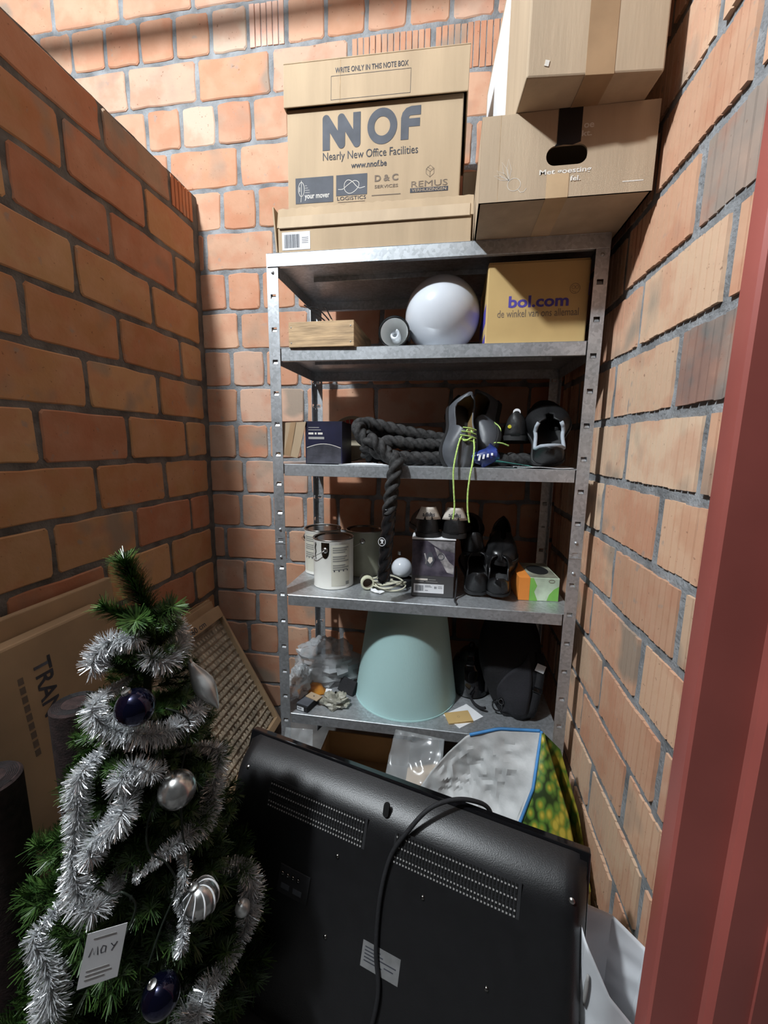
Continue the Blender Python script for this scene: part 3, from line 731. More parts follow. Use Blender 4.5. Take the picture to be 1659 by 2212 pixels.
def pose(rx, ry, rz): return Matrix.Rotation(math.radians(rz), 4, 'Z') @ Matrix.Rotation(math.radians(rx), 4, 'X') @ Matrix.Rotation(math.radians(ry), 4, 'Y')

# ------------------------------------------------------------------ third shelf
S3 = SH[2] + .0005
mat('navy_card', (0.014, 0.014, 0.040), .45, var=.2, scale=12)
mat('navy_grey', (0.060, 0.060, 0.075), .45, var=.2, scale=30)
nv = thing('navy_carton', 'small open navy carton with beige flap folded out', 'box', (-.438, 1.222, S3))
b = MB(); w_, d_, h_ = .116, .12, .128
b.box(0, w_, 0, .002, 0, h_); b.box(0, w_, d_ - .002, d_, 0, h_); b.box(0, .002, .002, d_ - .002, 0, h_); b.box(w_ - .002, w_, .002, d_ - .002, 0, h_); b.box(0, w_, 0, d_, 0, .002); b.build('body', 'navy_card', nv)
b = MB(); b.box(0, w_, 0, .062, h_, h_ + .002); b.build('top_flap', 'navy_card', nv, rot=(math.radians(-2), 0, 0))
f = MB(); A_ = [Vector(p) for p in ((.004, -.004, .128), (-.072, -.012, .124), (-.083, -.02, .030), (-.022, -.014, .018), (-.018, -.012, .03))]
f.add([tuple(p) for p in A_] + [tuple(p + Vector((0, .003, 0))) for p in A_], [(0, 1, 2, 3, 4), (9, 8, 7, 6, 5)] + [(i, 5 + i, 5 + (i + 1) % 5, (i + 1) % 5) for i in range(5)])
fo = f.build('side_flap', 'cardboard', nv)
f = MB(); f.add([(-.026, -.0085, .1268), (-.042, -.0100, .1262), (-.064, -.0182, .028), (-.044, -.0166, .0235)], [(0, 1, 2, 3)]); f.build('tape', 'tape_brown', fo)
fineprint(nv, [(.010, .044, .110), (.010, .050, .103)], -.0001, 'print_grey', .002)
MB().box(.010, .060, -.0005, 0, .076, .083).build('label', 'print_grey', nv)
fineprint(nv, [(.010, .026, .090), (.030, .036, .090), (.040, .055, .090)], -.0001, 'print_white', .006, 'lettering')
q = MB(); stroke(q, [(.004 + .108 * k / 12, .050 + .012 * math.sin(PI * k / 12)) for k in range(13)], .0018, -.0004, 0); q.build('arc_print', 'print_white', nv)
q = MB(); q.prism([(.003, .002), (.113, .002), (.113, .048)] + [(.004 + .108 * k / 12, .048 + .012 * math.sin(PI * k / 12)) for k in range(12, -1, -1)], -.0003, 0); q.build('picture_panel', 'navy_grey', nv)
# round cream tin leaning behind
mat('cream_tin', (0.42, 0.36, 0.25), .5, var=.12, scale=12)
mat('print_red', (0.42, 0.045, 0.035), .6, var=.1)
ct = thing('round_tin', 'round cream tin with red marks leaning between navy carton and rope', 'tin', (-.338, 1.41, S3 + .0), (math.radians(80), 0, 0))
MB().lathe([(0.0001, .0), (.074, .0), (.078, .003), (.079, .018), (.0765, .0215), (.072, .019), (.0001, .0195)], 48, Matrix.Translation((0, .080, 0))).build('body', 'cream_tin', ct, smooth=40)
q = MB()
for a in (118, 104, 90, 76):
    r0, r1 = .046, .066; ca, sa = math.cos(math.radians(a)), math.sin(math.radians(a)); ux, uy = -sa * .004, ca * .004
    q.add([(r0 * ca - ux, .080 + r0 * sa - uy, .0201), (r1 * ca - ux * 1.5, .080 + r1 * sa - uy * 1.5, .0201), (r1 * ca + ux * 1.5, .080 + r1 * sa + uy * 1.5, .0201), (r0 * ca + ux, .080 + r0 * sa + uy, .0201)], [(0, 1, 2, 3)])
q.build('red_print', 'print_red', ct)
for x0, x1, y in ((-.035, .045, .082), (-.03, .05, .074)): MB().box(x0, x1, y, y + .003, .0198, .0203).build('fine_print', 'print_grey', ct)
# battle rope: three laid strands, heaped in a coil, one sleeved end hanging over the shelf edge
mat('rope_black', (0.030, 0.029, 0.029), .8, var=.35, scale=90, bump=.35, bscale=420)
mat('sleeve_black', (0.012, 0.012, 0.013), .22, var=.1, spec=.6)
rp = [(.32, 1.37, S3 + .021), (.24, 1.335, S3 + .021), (.12, 1.325, S3 + .021), (.0, 1.29, S3 + .022), (-.13, 1.262, S3 + .022), (-.205, 1.25, S3 + .034), (-.258, 1.252, S3 + .075), (-.282, 1.268, S3 + .112), (-.268, 1.295, S3 + .127), (-.23, 1.312, S3 + .122), (-.13, 1.335, S3 + .100), (-.01, 1.365, S3 + .078), (.08, 1.42, S3 + .050),
      (.06, 1.50, S3 + .03), (-.05, 1.525, S3 + .04), (-.17, 1.48, S3 + .075), (-.25, 1.41, S3 + .100), (-.265, 1.33, S3 + .072), (-.240, 1.285, S3 + .045), (-.19, 1.283, S3 + .070), (-.10, 1.298, S3 + .062), (.01, 1.325, S3 + .060), (.09, 1.37, S3 + .045), (.12, 1.44, S3 + .03), (.03, 1.46, S3 + .022), (-.10, 1.42, S3 + .021), (-.21, 1.36, S3 + .022), (-.255, 1.30, S3 + .026),
      (-.250, 1.252, S3 + .060), (-.230, 1.232, S3 + .075), (-.205, 1.225, S3 + .055), (-.175, 1.218, S3 + .028), (-.150, 1.196, S3 + .018), (-.152, 1.179, S3 - .008), (-.160, 1.174, S3 - .06), (-.168, 1.174, S3 - .14)]
def laid(path, r, pitch, strands=3, k=24, depth=.44):
    """rope surface: lobed section that turns along the path"""
    n = len(path); up = None; vs_ = []; s_ = 0
    for i, p in enumerate(path):
        t = (path[min(i + 1, n - 1)] - path[max(i - 1, 0)]).normalized()
        if up is None: up = t.orthogonal().normalized()
        up = (up - t * up.dot(t)).normalized(); w = t.cross(up)
        if i: s_ += (p - path[i - 1]).length
        ph = 2 * PI * s_ / pitch
        for j in range(k):
            a = 2 * PI * j / k; f_ = abs(math.cos(strands * (a - ph) / 2)); rr_ = r * (1 - depth + depth * f_ ** .8)
            vs_.append(p + (up * math.cos(a) + w * math.sin(a)) * rr_)
    fs_ = [(i * k + j, i * k + (j + 1) % k, (i + 1) * k + (j + 1) % k, (i + 1) * k + j) for i in range(n - 1) for j in range(k)]
    fs_ += [tuple(range(k - 1, -1, -1)), tuple(range((n - 1) * k, n * k))]
    m = MB(); m.add(vs_, fs_); return m
ro = thing('battle_rope', 'thick black twisted rope heaped on the third shelf, one end hanging down', 'rope')
laid(smooth_path(rp, 24), .0222, .100).build('rope', 'rope_black', ro, smooth=True)
sl = [(-.166, 1.174, S3 - .125), (-.172, 1.175, S3 - .20), (-.178, 1.177, S3 - .27), (-.181, 1.178, S3 - .335), (-.182, 1.178, S3 - .338)]
so_ = laid(smooth_path(sl, 20), .0212, .115, depth=.26).build('grip_sleeve', 'sleeve_black', ro, smooth=True)
q = MB(); E_ = Matrix.Translation((-.185, 1.1545, .987)); stroke(q, [(.0105 * math.cos(a), .0125 * math.sin(a)) for a in [2 * PI * k / 20 for k in range(20)]], .0017, 0, 0, True, E_)
q.prism([(-.005, -.008), (-.001, -.001), (-.006, .006), (0, .008), (.006, .005), (.003, -.001), (.005, -.008), (.001, -.004)], -.0003, 0, E_); q.build('emblem', 'paper_white', so_)
# loose papers on the shelf
mat('paper_teal', (0.10, 0.42, 0.36), .7, var=.05)
mat('cloth_blue', (0.030, 0.055, 0.25), .35, var=.3, scale=30, coat=.3)
o = MB(); o.grid(lambda a, b_: (-.33 + .16 * a, 1.21 + .05 * b_, S3 + .001 + .004 * math.sin(a * 3) * b_), 8, 3); tag(o.build('paper_sheet', 'paper_white', solid=.0006), 'white paper sheet lying under the rope near navy carton', 'paper')
o = MB(); o.grid(lambda a, b_: (.195 + .15 * a, 1.206 + .09 * b_, S3 + .0015 + .003 * (1 - b_) * math.sin(a * 4) ** 2), 10, 4); tag(o.build('paper_sheet', 'paper_white', solid=.0008), 'white paper under the grey-rimmed shoe on third shelf', 'paper')
o = MB(); o.grid(lambda a, b_: (.135 + .10 * a, 1.208 + .06 * b_, S3 + .006 + .016 * (1 - a) * (1 - b_ * .5)), 8, 4); tag(o.build('leaflet', 'paper_teal', solid=.0006), 'teal leaflet beside the blue packet', 'leaflet')
o = MB()
def blue(a, b_):
    th = 2 * PI * b_; f_ = math.sin(PI * min(max(a, .02), .98))
    n_ = noise.noise((a * 4, math.cos(th) * 2, math.sin(th) * 2)) * .010
    return (.105 + .042 * math.cos(th) * f_ + n_ + .02 * (a - .5), 1.232 + .022 * math.sin(th) * f_, S3 + .002 + .062 * a + .012 * math.cos(th) * (a - .5) + n_ * .3)
o.grid(blue, 12, 16, True); bp_ = thing('blue_packet', 'shiny blue crumpled packet beside neon-laced shoe', 'packet')
o.build('wrapper', 'cloth_blue', bp_, smooth=30)
q = MB()
for k in range(4): q.add([(.083 + .012 * k, 1.2075 - .001 * k, S3 + .020 + .005 * k), (.089 + .012 * k, 1.207, S3 + .020 + .005 * k), (.092 + .011 * k, 1.2095, S3 + .036 + .002 * k), (.086 + .011 * k, 1.2095, S3 + .036 + .002 * k)], [(0, 1, 2, 3)])
q.build('pale_print', 'paper_white', bp_, solid=.0006)
# shoes of the third shelf
s1 = shoe('indoor_shoe', 'grey shoe tipped toe-down with long neon yellow laces hanging', (.022, 1.285, S3 + .078), pose(64, 24, 2), L=.235, wid=.100, hh=.090, upper='shoe_grey', lining='lining_tan', laces='neon_lace')
MB().tube(smooth_path([(.030, -.052, .030), (.010, -.078, .005), (-.002, -.094, -.045), (-.007, -.103, -.09), (-.004, -.105, -.14), (.000, -.104, -.19), (-.003, -.104, -.228)], 8), .0026, 8).build('hanging_lace', 'neon_lace', s1, smooth=True)
MB().tube(smooth_path([(.044, -.050, .025), (.050, -.070, -.020), (.046, -.090, -.065), (.040, -.103, -.10), (.036, -.105, -.15), (.038, -.104, -.20), (.044, -.104, -.236)], 8), .0026, 8).build('hanging_lace', 'neon_lace', s1, smooth=True)
MB().tube(smooth_path([(.010, -.070, .005), (.022, -.078, -.002), (.036, -.070, .004), (.046, -.058, .012), (.040, -.050, .028)], 8), .0024, 8).build('lace_loop', 'neon_lace', s1, smooth=True)
s2_ = shoe('indoor_shoe', 'grey shoe lying on its side behind the neon-laced shoe', (.125, 1.375, S3 + .105), pose(52, -35, -14), L=.235, wid=.100, hh=.090, upper='shoe_grey', lining='lining_tan')
MB().tube(smooth_path([(.012, -.03, .030), (.030, -.045, .010), (.026, -.06, -.02), (.010, -.075, -.045), (-.010, -.088, -.055)], 8), .0022, 8).build('loose_lace', 'neon_lace', s2_, smooth=True)
MB().tube(smooth_path([(-.02, -.08, -.05), (.005, -.085, -.035), (.030, -.08, -.034), (.055, -.07, -.042)], 8), .0022, 8).build('loose_lace', 'neon_lace', s2_, smooth=True)
shoe('black_sneaker', 'black sneaker tucked at the back behind the grey shoes', (.03, 1.47, S3 + .105), pose(30, 8, 10), L=.26, upper='shoe_black')
bsn = shoe('black_sneaker', 'black sneaker with white heel strip and yellow badge', (.215, 1.43, S3 + .075), pose(2, 0, 172), L=.27, wid=.092, hh=.090, upper='shoe_black', strip='paper_white')
mat('badge_yellow', (.62, .55, .05), .5)
MB().lathe([(.0001, .002), (.005, .002), (.006, 0)], 14, Matrix.Rotation(PI / 2, 4, 'X')).build('badge', 'badge_yellow', bsn, loc=(-.036, -.128, .045), smooth=40)
s4 = shoe('grey_rim_sneaker', 'black sneaker with pale grey collar standing heel-down at shelf end', (.292, 1.318, S3 + .088), pose(-58, 4, 176), L=.20, wid=.118, hh=.105, upper='shoe_black', collar='lining_grey')
shoe('black_sneaker', 'black sneaker leaning behind the grey-collared one', (.315, 1.44, S3 + .125), pose(-40, 0, 180), L=.22, upper='shoe_black')
# ------------------------------------------------------------------ fourth shelf
S4 = SH[3] + .0005
mat('can_white', (0.74, 0.73, 0.68), .4, var=.05, scale=10)
mat('can_olive', (0.36, 0.36, 0.27), .4, var=.1, scale=8)
mat('can_metal', (0.30, 0.29, 0.27), .25, metal=1.0, var=.2, scale=8)
mat('label_warm', (0.62, 0.60, 0.51), .45, var=.05)
mat('ink_grey', (0.26, 0.26, 0.24), .6, var=.05)
mat('drip_dark', (0.07, 0.065, 0.055), .5, var=.1)
def paint_can(label, loc, body, ang, front_label=True, drip=False, handle=True):
    """tin can: ringed lid, two ears and a wire bail; ang turns the ear that faces out"""
    t = thing('paint_can', label, 'paint can', loc, (0, 0, ang), 'paint cans on the fourth shelf'); R, H = .0685, .168
    MB().lathe([(.0001, 0), (R - .002, 0), (R + .001, .002), (R, .005), (R, H - .008), (R + .0012, H - .005), (R + .0012, H), (R - .001, H + .001)], 48).build('body', body, t, smooth=40)
    MB().lathe([(R - .001, H + .001), (R - .004, H + .0005), (R - .006, H - .005), (R - .011, H - .006), (R - .013, H - .002), (.03, H - .003), (.0001, H - .003)], 48).build('lid', 'can_metal', t, smooth=40)
    MB().lathe([(R + .002, H - .001), (R + .0025, H + .001), (R + .001, H + .0028), (R - .001, H + .0015)], 48).build('rim', 'steel_wire', t, smooth=True)
    for s_ in (-1, 1):
        MB().lathe([(.0001, .006), (.006, .0055), (.0095, .003), (.0105, 0)], 16, Matrix.Translation((0, s_ * (R - .001), H - .032)) @ Matrix.Rotation(-s_ * PI / 2, 4, 'X')).build('ear', 'steel_wire', t, smooth=True)
    if handle:
        pts = [(0, -(R + .006), H - .032), (-.012, -(R + .010), H - .040), (-.040, -(R + .002), H - .056), (-.060, -.040, H - .068), (-(R + .006), -.0, H - .075), (-.060, .040, H - .068), (-.040, R + .002, H - .056), (-.012, R + .010, H - .040), (0, R + .006, H - .032)]
        MB().tube(smooth_path(pts, 6), .0013, 6).build('bail', 'steel_wire', t, smooth=True)
    a0, a1 = -PI / 2 + .30, -PI / 2 + 1.30
    if front_label:
        lb_ = MB().lathe([(R + .0004, .012), (R + .0004, H - .014)], 18, a0=a0, a1=a1).build('label', 'label_warm', t, smooth=True)
        mb = MB()
        for i in range(11):
            if i in (3, 7): continue
            z = H - .026 - i * .0075; mb.lathe([(R + .0007, z), (R + .0007, z + .0042)], 12, a0=a0 + .08, a1=a1 - .08 - .1 * (i % 3))
        mb.build('fine_print', 'ink_grey', lb_)
        mb = MB()
        for k in range(4): mb.lathe([(R + .0008, .062), (R + .0008, .068)], 2, a0=a0 + .12 + k * .23, a1=a0 + .18 + k * .23)
        mb.build('hazard_marks', 'print_dark', lb_)
        mb = MB(); mb.lathe([(R + .0007, .014), (R + .0007, .026)], 6, a0=a1 - .26, a1=a1 - .06); mb.build('barcode', 'ink_grey', lb_)
    if drip:
        mb = MB(); pts = [(-.21, .002), (-.19, -.030), (-.10, -.052), (.06, -.054), (.15, -.030), (.21, .002)]
        n = 16; top = [(-.21 + .42 * k / n) for k in range(n + 1)]
        def dz(a): return H - .006 - .055 * math.sqrt(max(0, 1 - (a / .215) ** 2)) ** .5
        vs_ = [((R + .0006) * math.cos(-PI / 2 + a), (R + .0006) * math.sin(-PI / 2 + a), H - .006) for a in top] + [((R + .0006) * math.cos(-PI / 2 + a), (R + .0006) * math.sin(-PI / 2 + a), dz(a)) for a in top]
        mb.add(vs_, [(i, i + 1, n + 2 + i, n + 1 + i) for i in range(n)]); mb.build('bare_patch', 'can_metal', t)
        mb = MB(); z = H - .01; pts = []
        for k in range(10): pts.append(((R + .0012) * math.cos(-PI / 2 - .62 + .03 * math.sin(k * 1.7)), (R + .0012) * math.sin(-PI / 2 - .62 + .03 * math.sin(k * 1.7)), z - k * .0065))
        mb.tube(pts, [.003 - .0002 * k for k in range(10)], 6); mb.build('paint_drip', 'drip_dark', t, smooth=True)
    return t
paint_can('white paint can standing in front of the other cans', (-.384, 1.335, S4), 'can_white', math.radians(-8), drip=True)
paint_can('white paint can at the back beside the rack post', (-.466, 1.475, S4), 'can_white', math.radians(-70))
paint_can('olive-tinted paint can at the back behind the hanging rope', (-.305, 1.485, S4), 'can_olive', math.radians(5), front_label=False)
# lampholder with coiled flex, opal bulb fitting
mat('flex_white', (0.55, 0.54, 0.42), .45, var=.1)
mat('socket_cream', (0.62, 0.62, 0.46), .4, var=.06)
lh = thing('lampholder_flex', 'cream lampholder with coiled white flex on the fourth shelf', 'cable', (-.205, 1.31, S4))
A = Matrix.Translation((-.055, .0, .024)) @ Matrix.Rotation(math.radians(18), 4, 'Z') @ Matrix.Rotation(math.radians(88), 4, 'X') @ Matrix.Rotation(0, 4, 'Z')
MB().lathe([(.013, .0), (.0225, .004), (.0235, .022), (.021, .026), (.0165, .026), (.0155, .006), (.0001, .005)], 28, A).build('socket', 'socket_cream', lh, smooth=40)
MB().lathe([(.0235, -.0), (.022, -.03), (.012, -.05), (.0001, -.052)], 28, A).build('holder_body', 'steel_wire', lh, smooth=40)
MB().lathe([(.0145, .022), (.0145, .010), (.0001, .009)], 20, A).build('contact_well', 'print_brown', lh, smooth=40)
pts = []
for k in range(90):
    a = 2 * PI * k / 24 + .6; r = .052 + .006 * math.sin(k * .7); pts.append((.022 + r * math.cos(a), .0 + r * .62 * math.sin(a), .006 + .034 * (k / 90) + .006 * math.sin(a * 2 + k * .05)))
pts = [(-.045, .035, .025), (-.02, .045, .02)] + pts
MB().tube(smooth_path(pts, 2), .0028, 8).build('flex', 'flex_white', lh, smooth=True)
o = MB(); o.grid(lambda a, b_: (-.035 + .035 * a + .012 * b_ * a, -.035 - .022 * a * (1 - b_), .010 * (1 - a) * b_ + .004 + .006 * noise.noise((a * 5, b_ * 5, 1))), 6, 5); o.build('tape_scrap', 'paper_white', lh, solid=.0008)
ob = thing('opal_bulb_fitting', 'round opal bulb on black base next to the boxed tool', 'lamp', (-.148, 1.375, S4))
MB().lathe([(.0001, 0), (.042, 0), (.044, .006), (.040, .020), (.026, .026)], 32).build('base', 'black_plastic', ob, smooth=40)
MB().lathe([(.0365 * math.sin(a), .058 - .0365 * math.cos(a)) for a in [.75 + (PI - .75) * k / 24 for k in range(25)]], 36).build('bulb', 'opal', ob, smooth=True)
MB().lathe([(.0001, 0), (.007, 0), (.007, .012), (.0001, .013)], 12, Matrix.Translation((-.012, .03, .098))).build('cap', 'steel_wire', ob, smooth=40)
# boxed tool
mat('tool_dark', (0.075, 0.073, 0.075), .45, var=.1)
mat('tool_photo', (0.085, 0.075, 0.095), .4, var=.45, scale=26, col2=(.02, .016, .03))
mat('photo_pale', (0.42, 0.40, 0.40), .45, var=.35, scale=40)
mat('photo_mid', (0.26, 0.25, 0.26), .45, var=.35, scale=30)
tbx = carton('tool_carton', 'grey boxed power tool with photo and white label under the shoes', (-.104, 1.262, S4), .136, .115, .190, 'tool_dark', rotz=math.radians(1.5), flaps=False)
MB().box(-.001, .137, -.002, .117, .1905, .195).build('lid', 'paper_white', tbx, bevel=.001)
ph = MB().box(.001, .135, -.0005, 0, .072, .187).build('photo', 'tool_photo', tbx)
q = MB(); q.prism([(.048, .187), (.134, .187), (.134, .150), (.096, .158), (.070, .172)], -.0008, 0); q.build('photo_shape', 'photo_mid', ph)
q = MB(); q.prism([(.070, .168), (.100, .146), (.118, .120), (.133, .108), (.133, .080), (.112, .086), (.098, .110), (.080, .140)], -.0009, 0); q.build('photo_shape', 'photo_pale', ph)
q = MB(); q.prism([(.040, .120), (.052, .148), (.062, .150), (.072, .125), (.062, .100), (.050, .104)], -.0011, 0); q.build('photo_shape', 'print_slate', ph)
q = MB(); q.prism([(.050, .122), (.054, .134), (.064, .134), (.066, .122), (.058, .112)], -.0013, 0); q.build('photo_shape', 'print_white', ph)
q = MB(); stroke(q, [(.040, .146), (.046, .124), (.044, .110)], .004, -.0013, 0); q.build('photo_shape', 'photo_pale', ph)
q = MB(); stroke(q, [(.092 + .010 * math.cos(a), .136 + .010 * math.sin(a)) for a in [2 * PI * k / 12 for k in range(12)]], .003, -.0013, 0, True); q.build('photo_shape', 'print_slate', ph)
q = MB().box(.008, .104, -.0006, 0, .014, .044).build('label', 'paper_white', tbx); bars(q, .013, .040, .020, .039, -.0006, 'print_slate', 9, 16); bars(q, .074, .082, .029, .037, -.0006, 'print_dark', 5, 5)
fineprint(q, [(.044, .062, .038), (.044, .066, .034), (.044, .054, .022), (.086, .098, .036), (.086, .099, .031)], -.0006, 'print_slate', .0014)
MB().box(.012, .052, -.0005, 0, .056, .062).build('brand_strip', 'print_white', tbx); fineprint(tbx, [(.020, .040, .0508), (.046, .084, .0508), (.054, .078, .058)], -.0001, 'print_grey', .0016)
# pair with white tongues on the boxed tool
ZB = S4 + .196
shoe('white_tab_trainer', 'black trainer with white adidas heel tab, nearer the rope', (-.068, 1.388, ZB), pose(0, 0, 186), L=.25, wid=.098, hh=.088, heel_tab='shoe_tongue', word='adidas', wordmat='print_dark', group='trainers on the tool carton')
shoe('white_tab_trainer', 'black trainer with white adidas heel tab, behind the hanging lace', (.030, 1.390, ZB), pose(0, 0, 178), L=.25, wid=.098, hh=.088, heel_tab='shoe_tongue', word='adidas', wordmat='print_dark', group='trainers on the tool carton')
# football boots and leather shoes
shoe('football_boot', 'black football boot with two white studs showing, standing on the shelf', (.107, 1.378, S4 + .056), pose(-30, 0, 179), L=.20, wid=.102, hh=.105, upper='shoe_black', studs=True)
shoe('football_boot', 'black football boot lying on top of the studded one', (.085, 1.44, S4 + .165), pose(-22, 6, 186), L=.22, wid=.096, hh=.095, upper='shoe_black', studs=True)
shoe('leather_shoe', 'creased black leather shoe standing beside the tissue box', (.180, 1.352, S4 + .066), pose(-38, 0, 172), L=.185, wid=.098, hh=.100, upper='shoe_leather')
shoe('leather_shoe', 'black leather shoe on top, toe forward, above the creased one', (.188, 1.42, S4 + .128), pose(12, 6, -6), L=.23, wid=.098, hh=.085, upper='shoe_leather')
tl = MB().tube(smooth_path([(.038, 1.295, S4 + .10), (.040, 1.272, S4 + .05), (.038, 1.262, S4 + .012), (.036, 1.235, S4 + .004), (.042, 1.215, S4 + .001), (.036, 1.205, S4 - .012)], 8), .003, 8).build('shoe_strap', 'black_matte', smooth=True)
tag(tl, 'black strap lying between boxed tool and football boot', 'strap')
# tissue box
mat('tissue_orange', (0.80, 0.27, 0.05), .5, var=.06)
mat('tissue_green', (0.22, 0.52, 0.10), .5, var=.1)
mat('tissue_pale', (0.56, 0.66, 0.50), .5, var=.12, scale=22)
mat('tissue_top', (0.30, 0.30, 0.23), .5, var=.25, scale=20)
tx = thing('tissue_box', 'tissue box printed orange, white and green at the shelf end', 'box', (.236, 1.292, S4), (0, 0, math.radians(3)))
tw, td, th_ = .124, .17, .076
bb = MB().box(0, tw, 0, td, 0, th_).build('body', 'tissue_pale', tx, bevel=.0015)
MB().box(-.0006, .034, -.0006, td + .0006, .0005, th_ + .0006).build('orange_end', 'tissue_orange', tx, bevel=.001)
MB().box(.034, tw - .004, .004, td - .004, th_, th_ + .0008).build('top_print', 'tissue_top', tx)
q = MB(); q.prism([(.034, .0), (.06, .0), (.048, .03), (.056, .05), (.044, .0755), (.034, .0755)], -.0004, 0); q.build('green_print', 'tissue_green', tx)
q = MB(); q.prism([(.088, .002), (.123, .002), (.123, .050), (.108, .040), (.094, .022)], -.0004, 0); q.build('green_print', 'tissue_green', tx)
q = MB(); stroke(q, [(.100 + .009 * math.cos(a), .066 + .005 * math.sin(a)) for a in [2 * PI * k / 10 for k in range(10)]], .002, -.0005, 0, True); q.build('emblem', 'print_brown', tx)
MB().lathe([(.0001, 0), (.028, 0), (.034, .0006)], 24, Matrix.Translation((.075, .085, th_ + .0009)) @ Matrix.Diagonal((1, 1.5, 1, 1))).build('opening', 'hole_dark', tx)

# ------------------------------------------------------------------ fifth shelf
S5 = SH[4] + .0005
mat('shade_green', (0.44, 0.66, 0.65), .75, var=.02, scale=4, bump=.12, bscale=300, stretch=(1, 1, .2))
ls = thing('cone_lampshade', 'pale green fabric cone lampshade standing on the lowest shelf', 'lampshade', (-.128, 1.407, S5))
MB().lathe([(.187, 0), (.187, .004), (.136, .366), (.136, .370)], 64).build('shade', 'shade_green', ls, smooth=40, solid=.0025, offset=-1)
MB().lathe([(.1885, 0), (.1885, .005), (.1862, .005), (.1862, 0), (.1885, 0)], 64).build('bottom_ring', 'shade_green', ls, smooth=40)
MB().lathe([(.1375, .364), (.1375, .371), (.134, .371), (.134, .364), (.1375, .364)], 64).build('top_ring', 'shade_green', ls, smooth=40)
def crumple(name, label, cat, loc, size, m, seed, amp=.25, nu=26, nv=30, flat=.1, solid=.0008):
    """crushed sheet ball: noise-folded shell"""
    o_ = MB()
    def g(a, b_):
        th, ph_ = 2 * PI * b_, PI * (.02 + .96 * a); d = Vector((math.sin(ph_) * math.cos(th), math.sin(ph_) * math.sin(th), math.cos(ph_)))
        k = 1 + amp * noise.noise(d * 2.1 + Vector((seed, 0, 0))) + amp * .8 * abs(noise.noise(d * 4.7 + Vector((0, seed, 0)))) + amp * .35 * noise.noise(d * 11 + Vector((0, 0, seed)))
        p_ = Vector((d.x * size[0], d.y * size[1], d.z * size[2])) * k
        return (p_.x, p_.y, max(p_.z + size[2] * .75, flat * .01))
    o_.grid(g, nu, nv, True); o = o_.build(name, m, smooth=25, loc=loc); tag(o, label, cat); return o
mat('film_clear', (0.72, 0.76, 0.78), .16, var=.05, alpha=.17, spec=.8)
mat('film_grey', (0.55, 0.58, 0.60), .25, var=.15, alpha=.55, spec=.7)
mat('bag_grey', (0.34, 0.33, 0.27), .4, var=.2, scale=25)
crumple('plastic_bag', 'crumpled clear plastic bag heaped on the lowest shelf', 'plastic bag', (-.45, 1.435, S5), (.125, .085, .085), 'film_grey', 3.3, .32)
crumple('plastic_bag', 'smaller clear plastic sheet by the left rack post, lowest shelf', 'plastic bag', (-.515, 1.32, S5), (.04, .075, .05), 'film_grey', 8.1, .4)
mat('packet_orange', (0.52, 0.22, 0.03), .3, var=.3, scale=18, col2=(.25, .05, .03), coat=.3)
ok = thing('orange_packet', 'orange and red packet lying behind the tiny black box', 'packet', (-.468, 1.325, S5), (0, 0, math.radians(32)))
def pil(a, b_):
    e = (1 - (2 * a - 1) ** 4) * (1 - (2 * b_ - 1) ** 4); return (-.045 + .09 * a, -.03 + .06 * b_, .004 + .030 * e ** .6)
q = MB(); q.grid(pil, 12, 10); q.grid(lambda a, b_: (pil(a, b_)[0], pil(a, b_)[1], .001), 2, 2); q.build('pouch', 'packet_orange', ok, smooth=True)
MB().box(-.049, -.043, -.03, .03, .001, .006).build('crimp', 'packet_orange', ok); MB().box(.043, .049, -.03, .03, .001, .006).build('crimp', 'packet_orange', ok)
kb = thing('tiny_black_box', 'tiny black box with barcode label at the shelf front', 'box', (-.490, 1.222, S5), (0, 0, math.radians(-16)))
MB().box(0, .046, 0, .075, 0, .020).build('tray', 'black_matte', kb, bevel=.001); MB().box(-.0005, .0465, .004, .052, .020, .024).build('sleeve', 'print_slate', kb, bevel=.0008)
lb2 = MB().box(.004, .032, -.0005, 0, .003, .016).build('label', 'paper_white', kb); bars(lb2, .006, .024, .006, .014, -.0005, 'print_dark', 2, 10)
mc = thing('beige_card', 'small beige card resting on the tiny black box', 'card', (-.470, 1.262, S5 + .0246), (0, 0, math.radians(-22)))
MB().box(0, .052, 0, .030, 0, .003).build('card', 'cardboard', mc); MB().lathe([(.0001, .0033), (.003, .0033)], 10, Matrix.Translation((.026, .015, 0))).build('emblem', 'print_dark', mc)
crumple('crumpled_wrapper', 'crushed greyish wrapper lying before the black wallet', 'wrapper', (-.362, 1.268, S5), (.042, .030, .024), 'bag_grey', 5.7, .5, 22, 24)
pf = MB(); pf.add([(-.412, 1.285, S5 + .012), (-.392, 1.262, S5 + .006), (-.372, 1.268, S5 + .030), (-.382, 1.29, S5 + .046), (-.405, 1.30, S5 + .040)], [(0, 1, 2, 3, 4)]); tag(pf.build('paper_scrap', 'paper_white', solid=.0008), 'white paper scrap leaning on the crushed wrapper', 'paper')
wl_ = thing('black_wallet', 'black wallet standing between wrapper and cone lampshade', 'wallet', (-.345, 1.345, S5), (math.radians(-32), 0, math.radians(-28)))
MB().box(-.036, .036, -.009, .0, 0, .050).build('cover', 'black_matte', wl_, bevel=.002); MB().box(-.036, .036, .001, .010, 0, .049).build('back_cover', 'black_matte', wl_, bevel=.002)
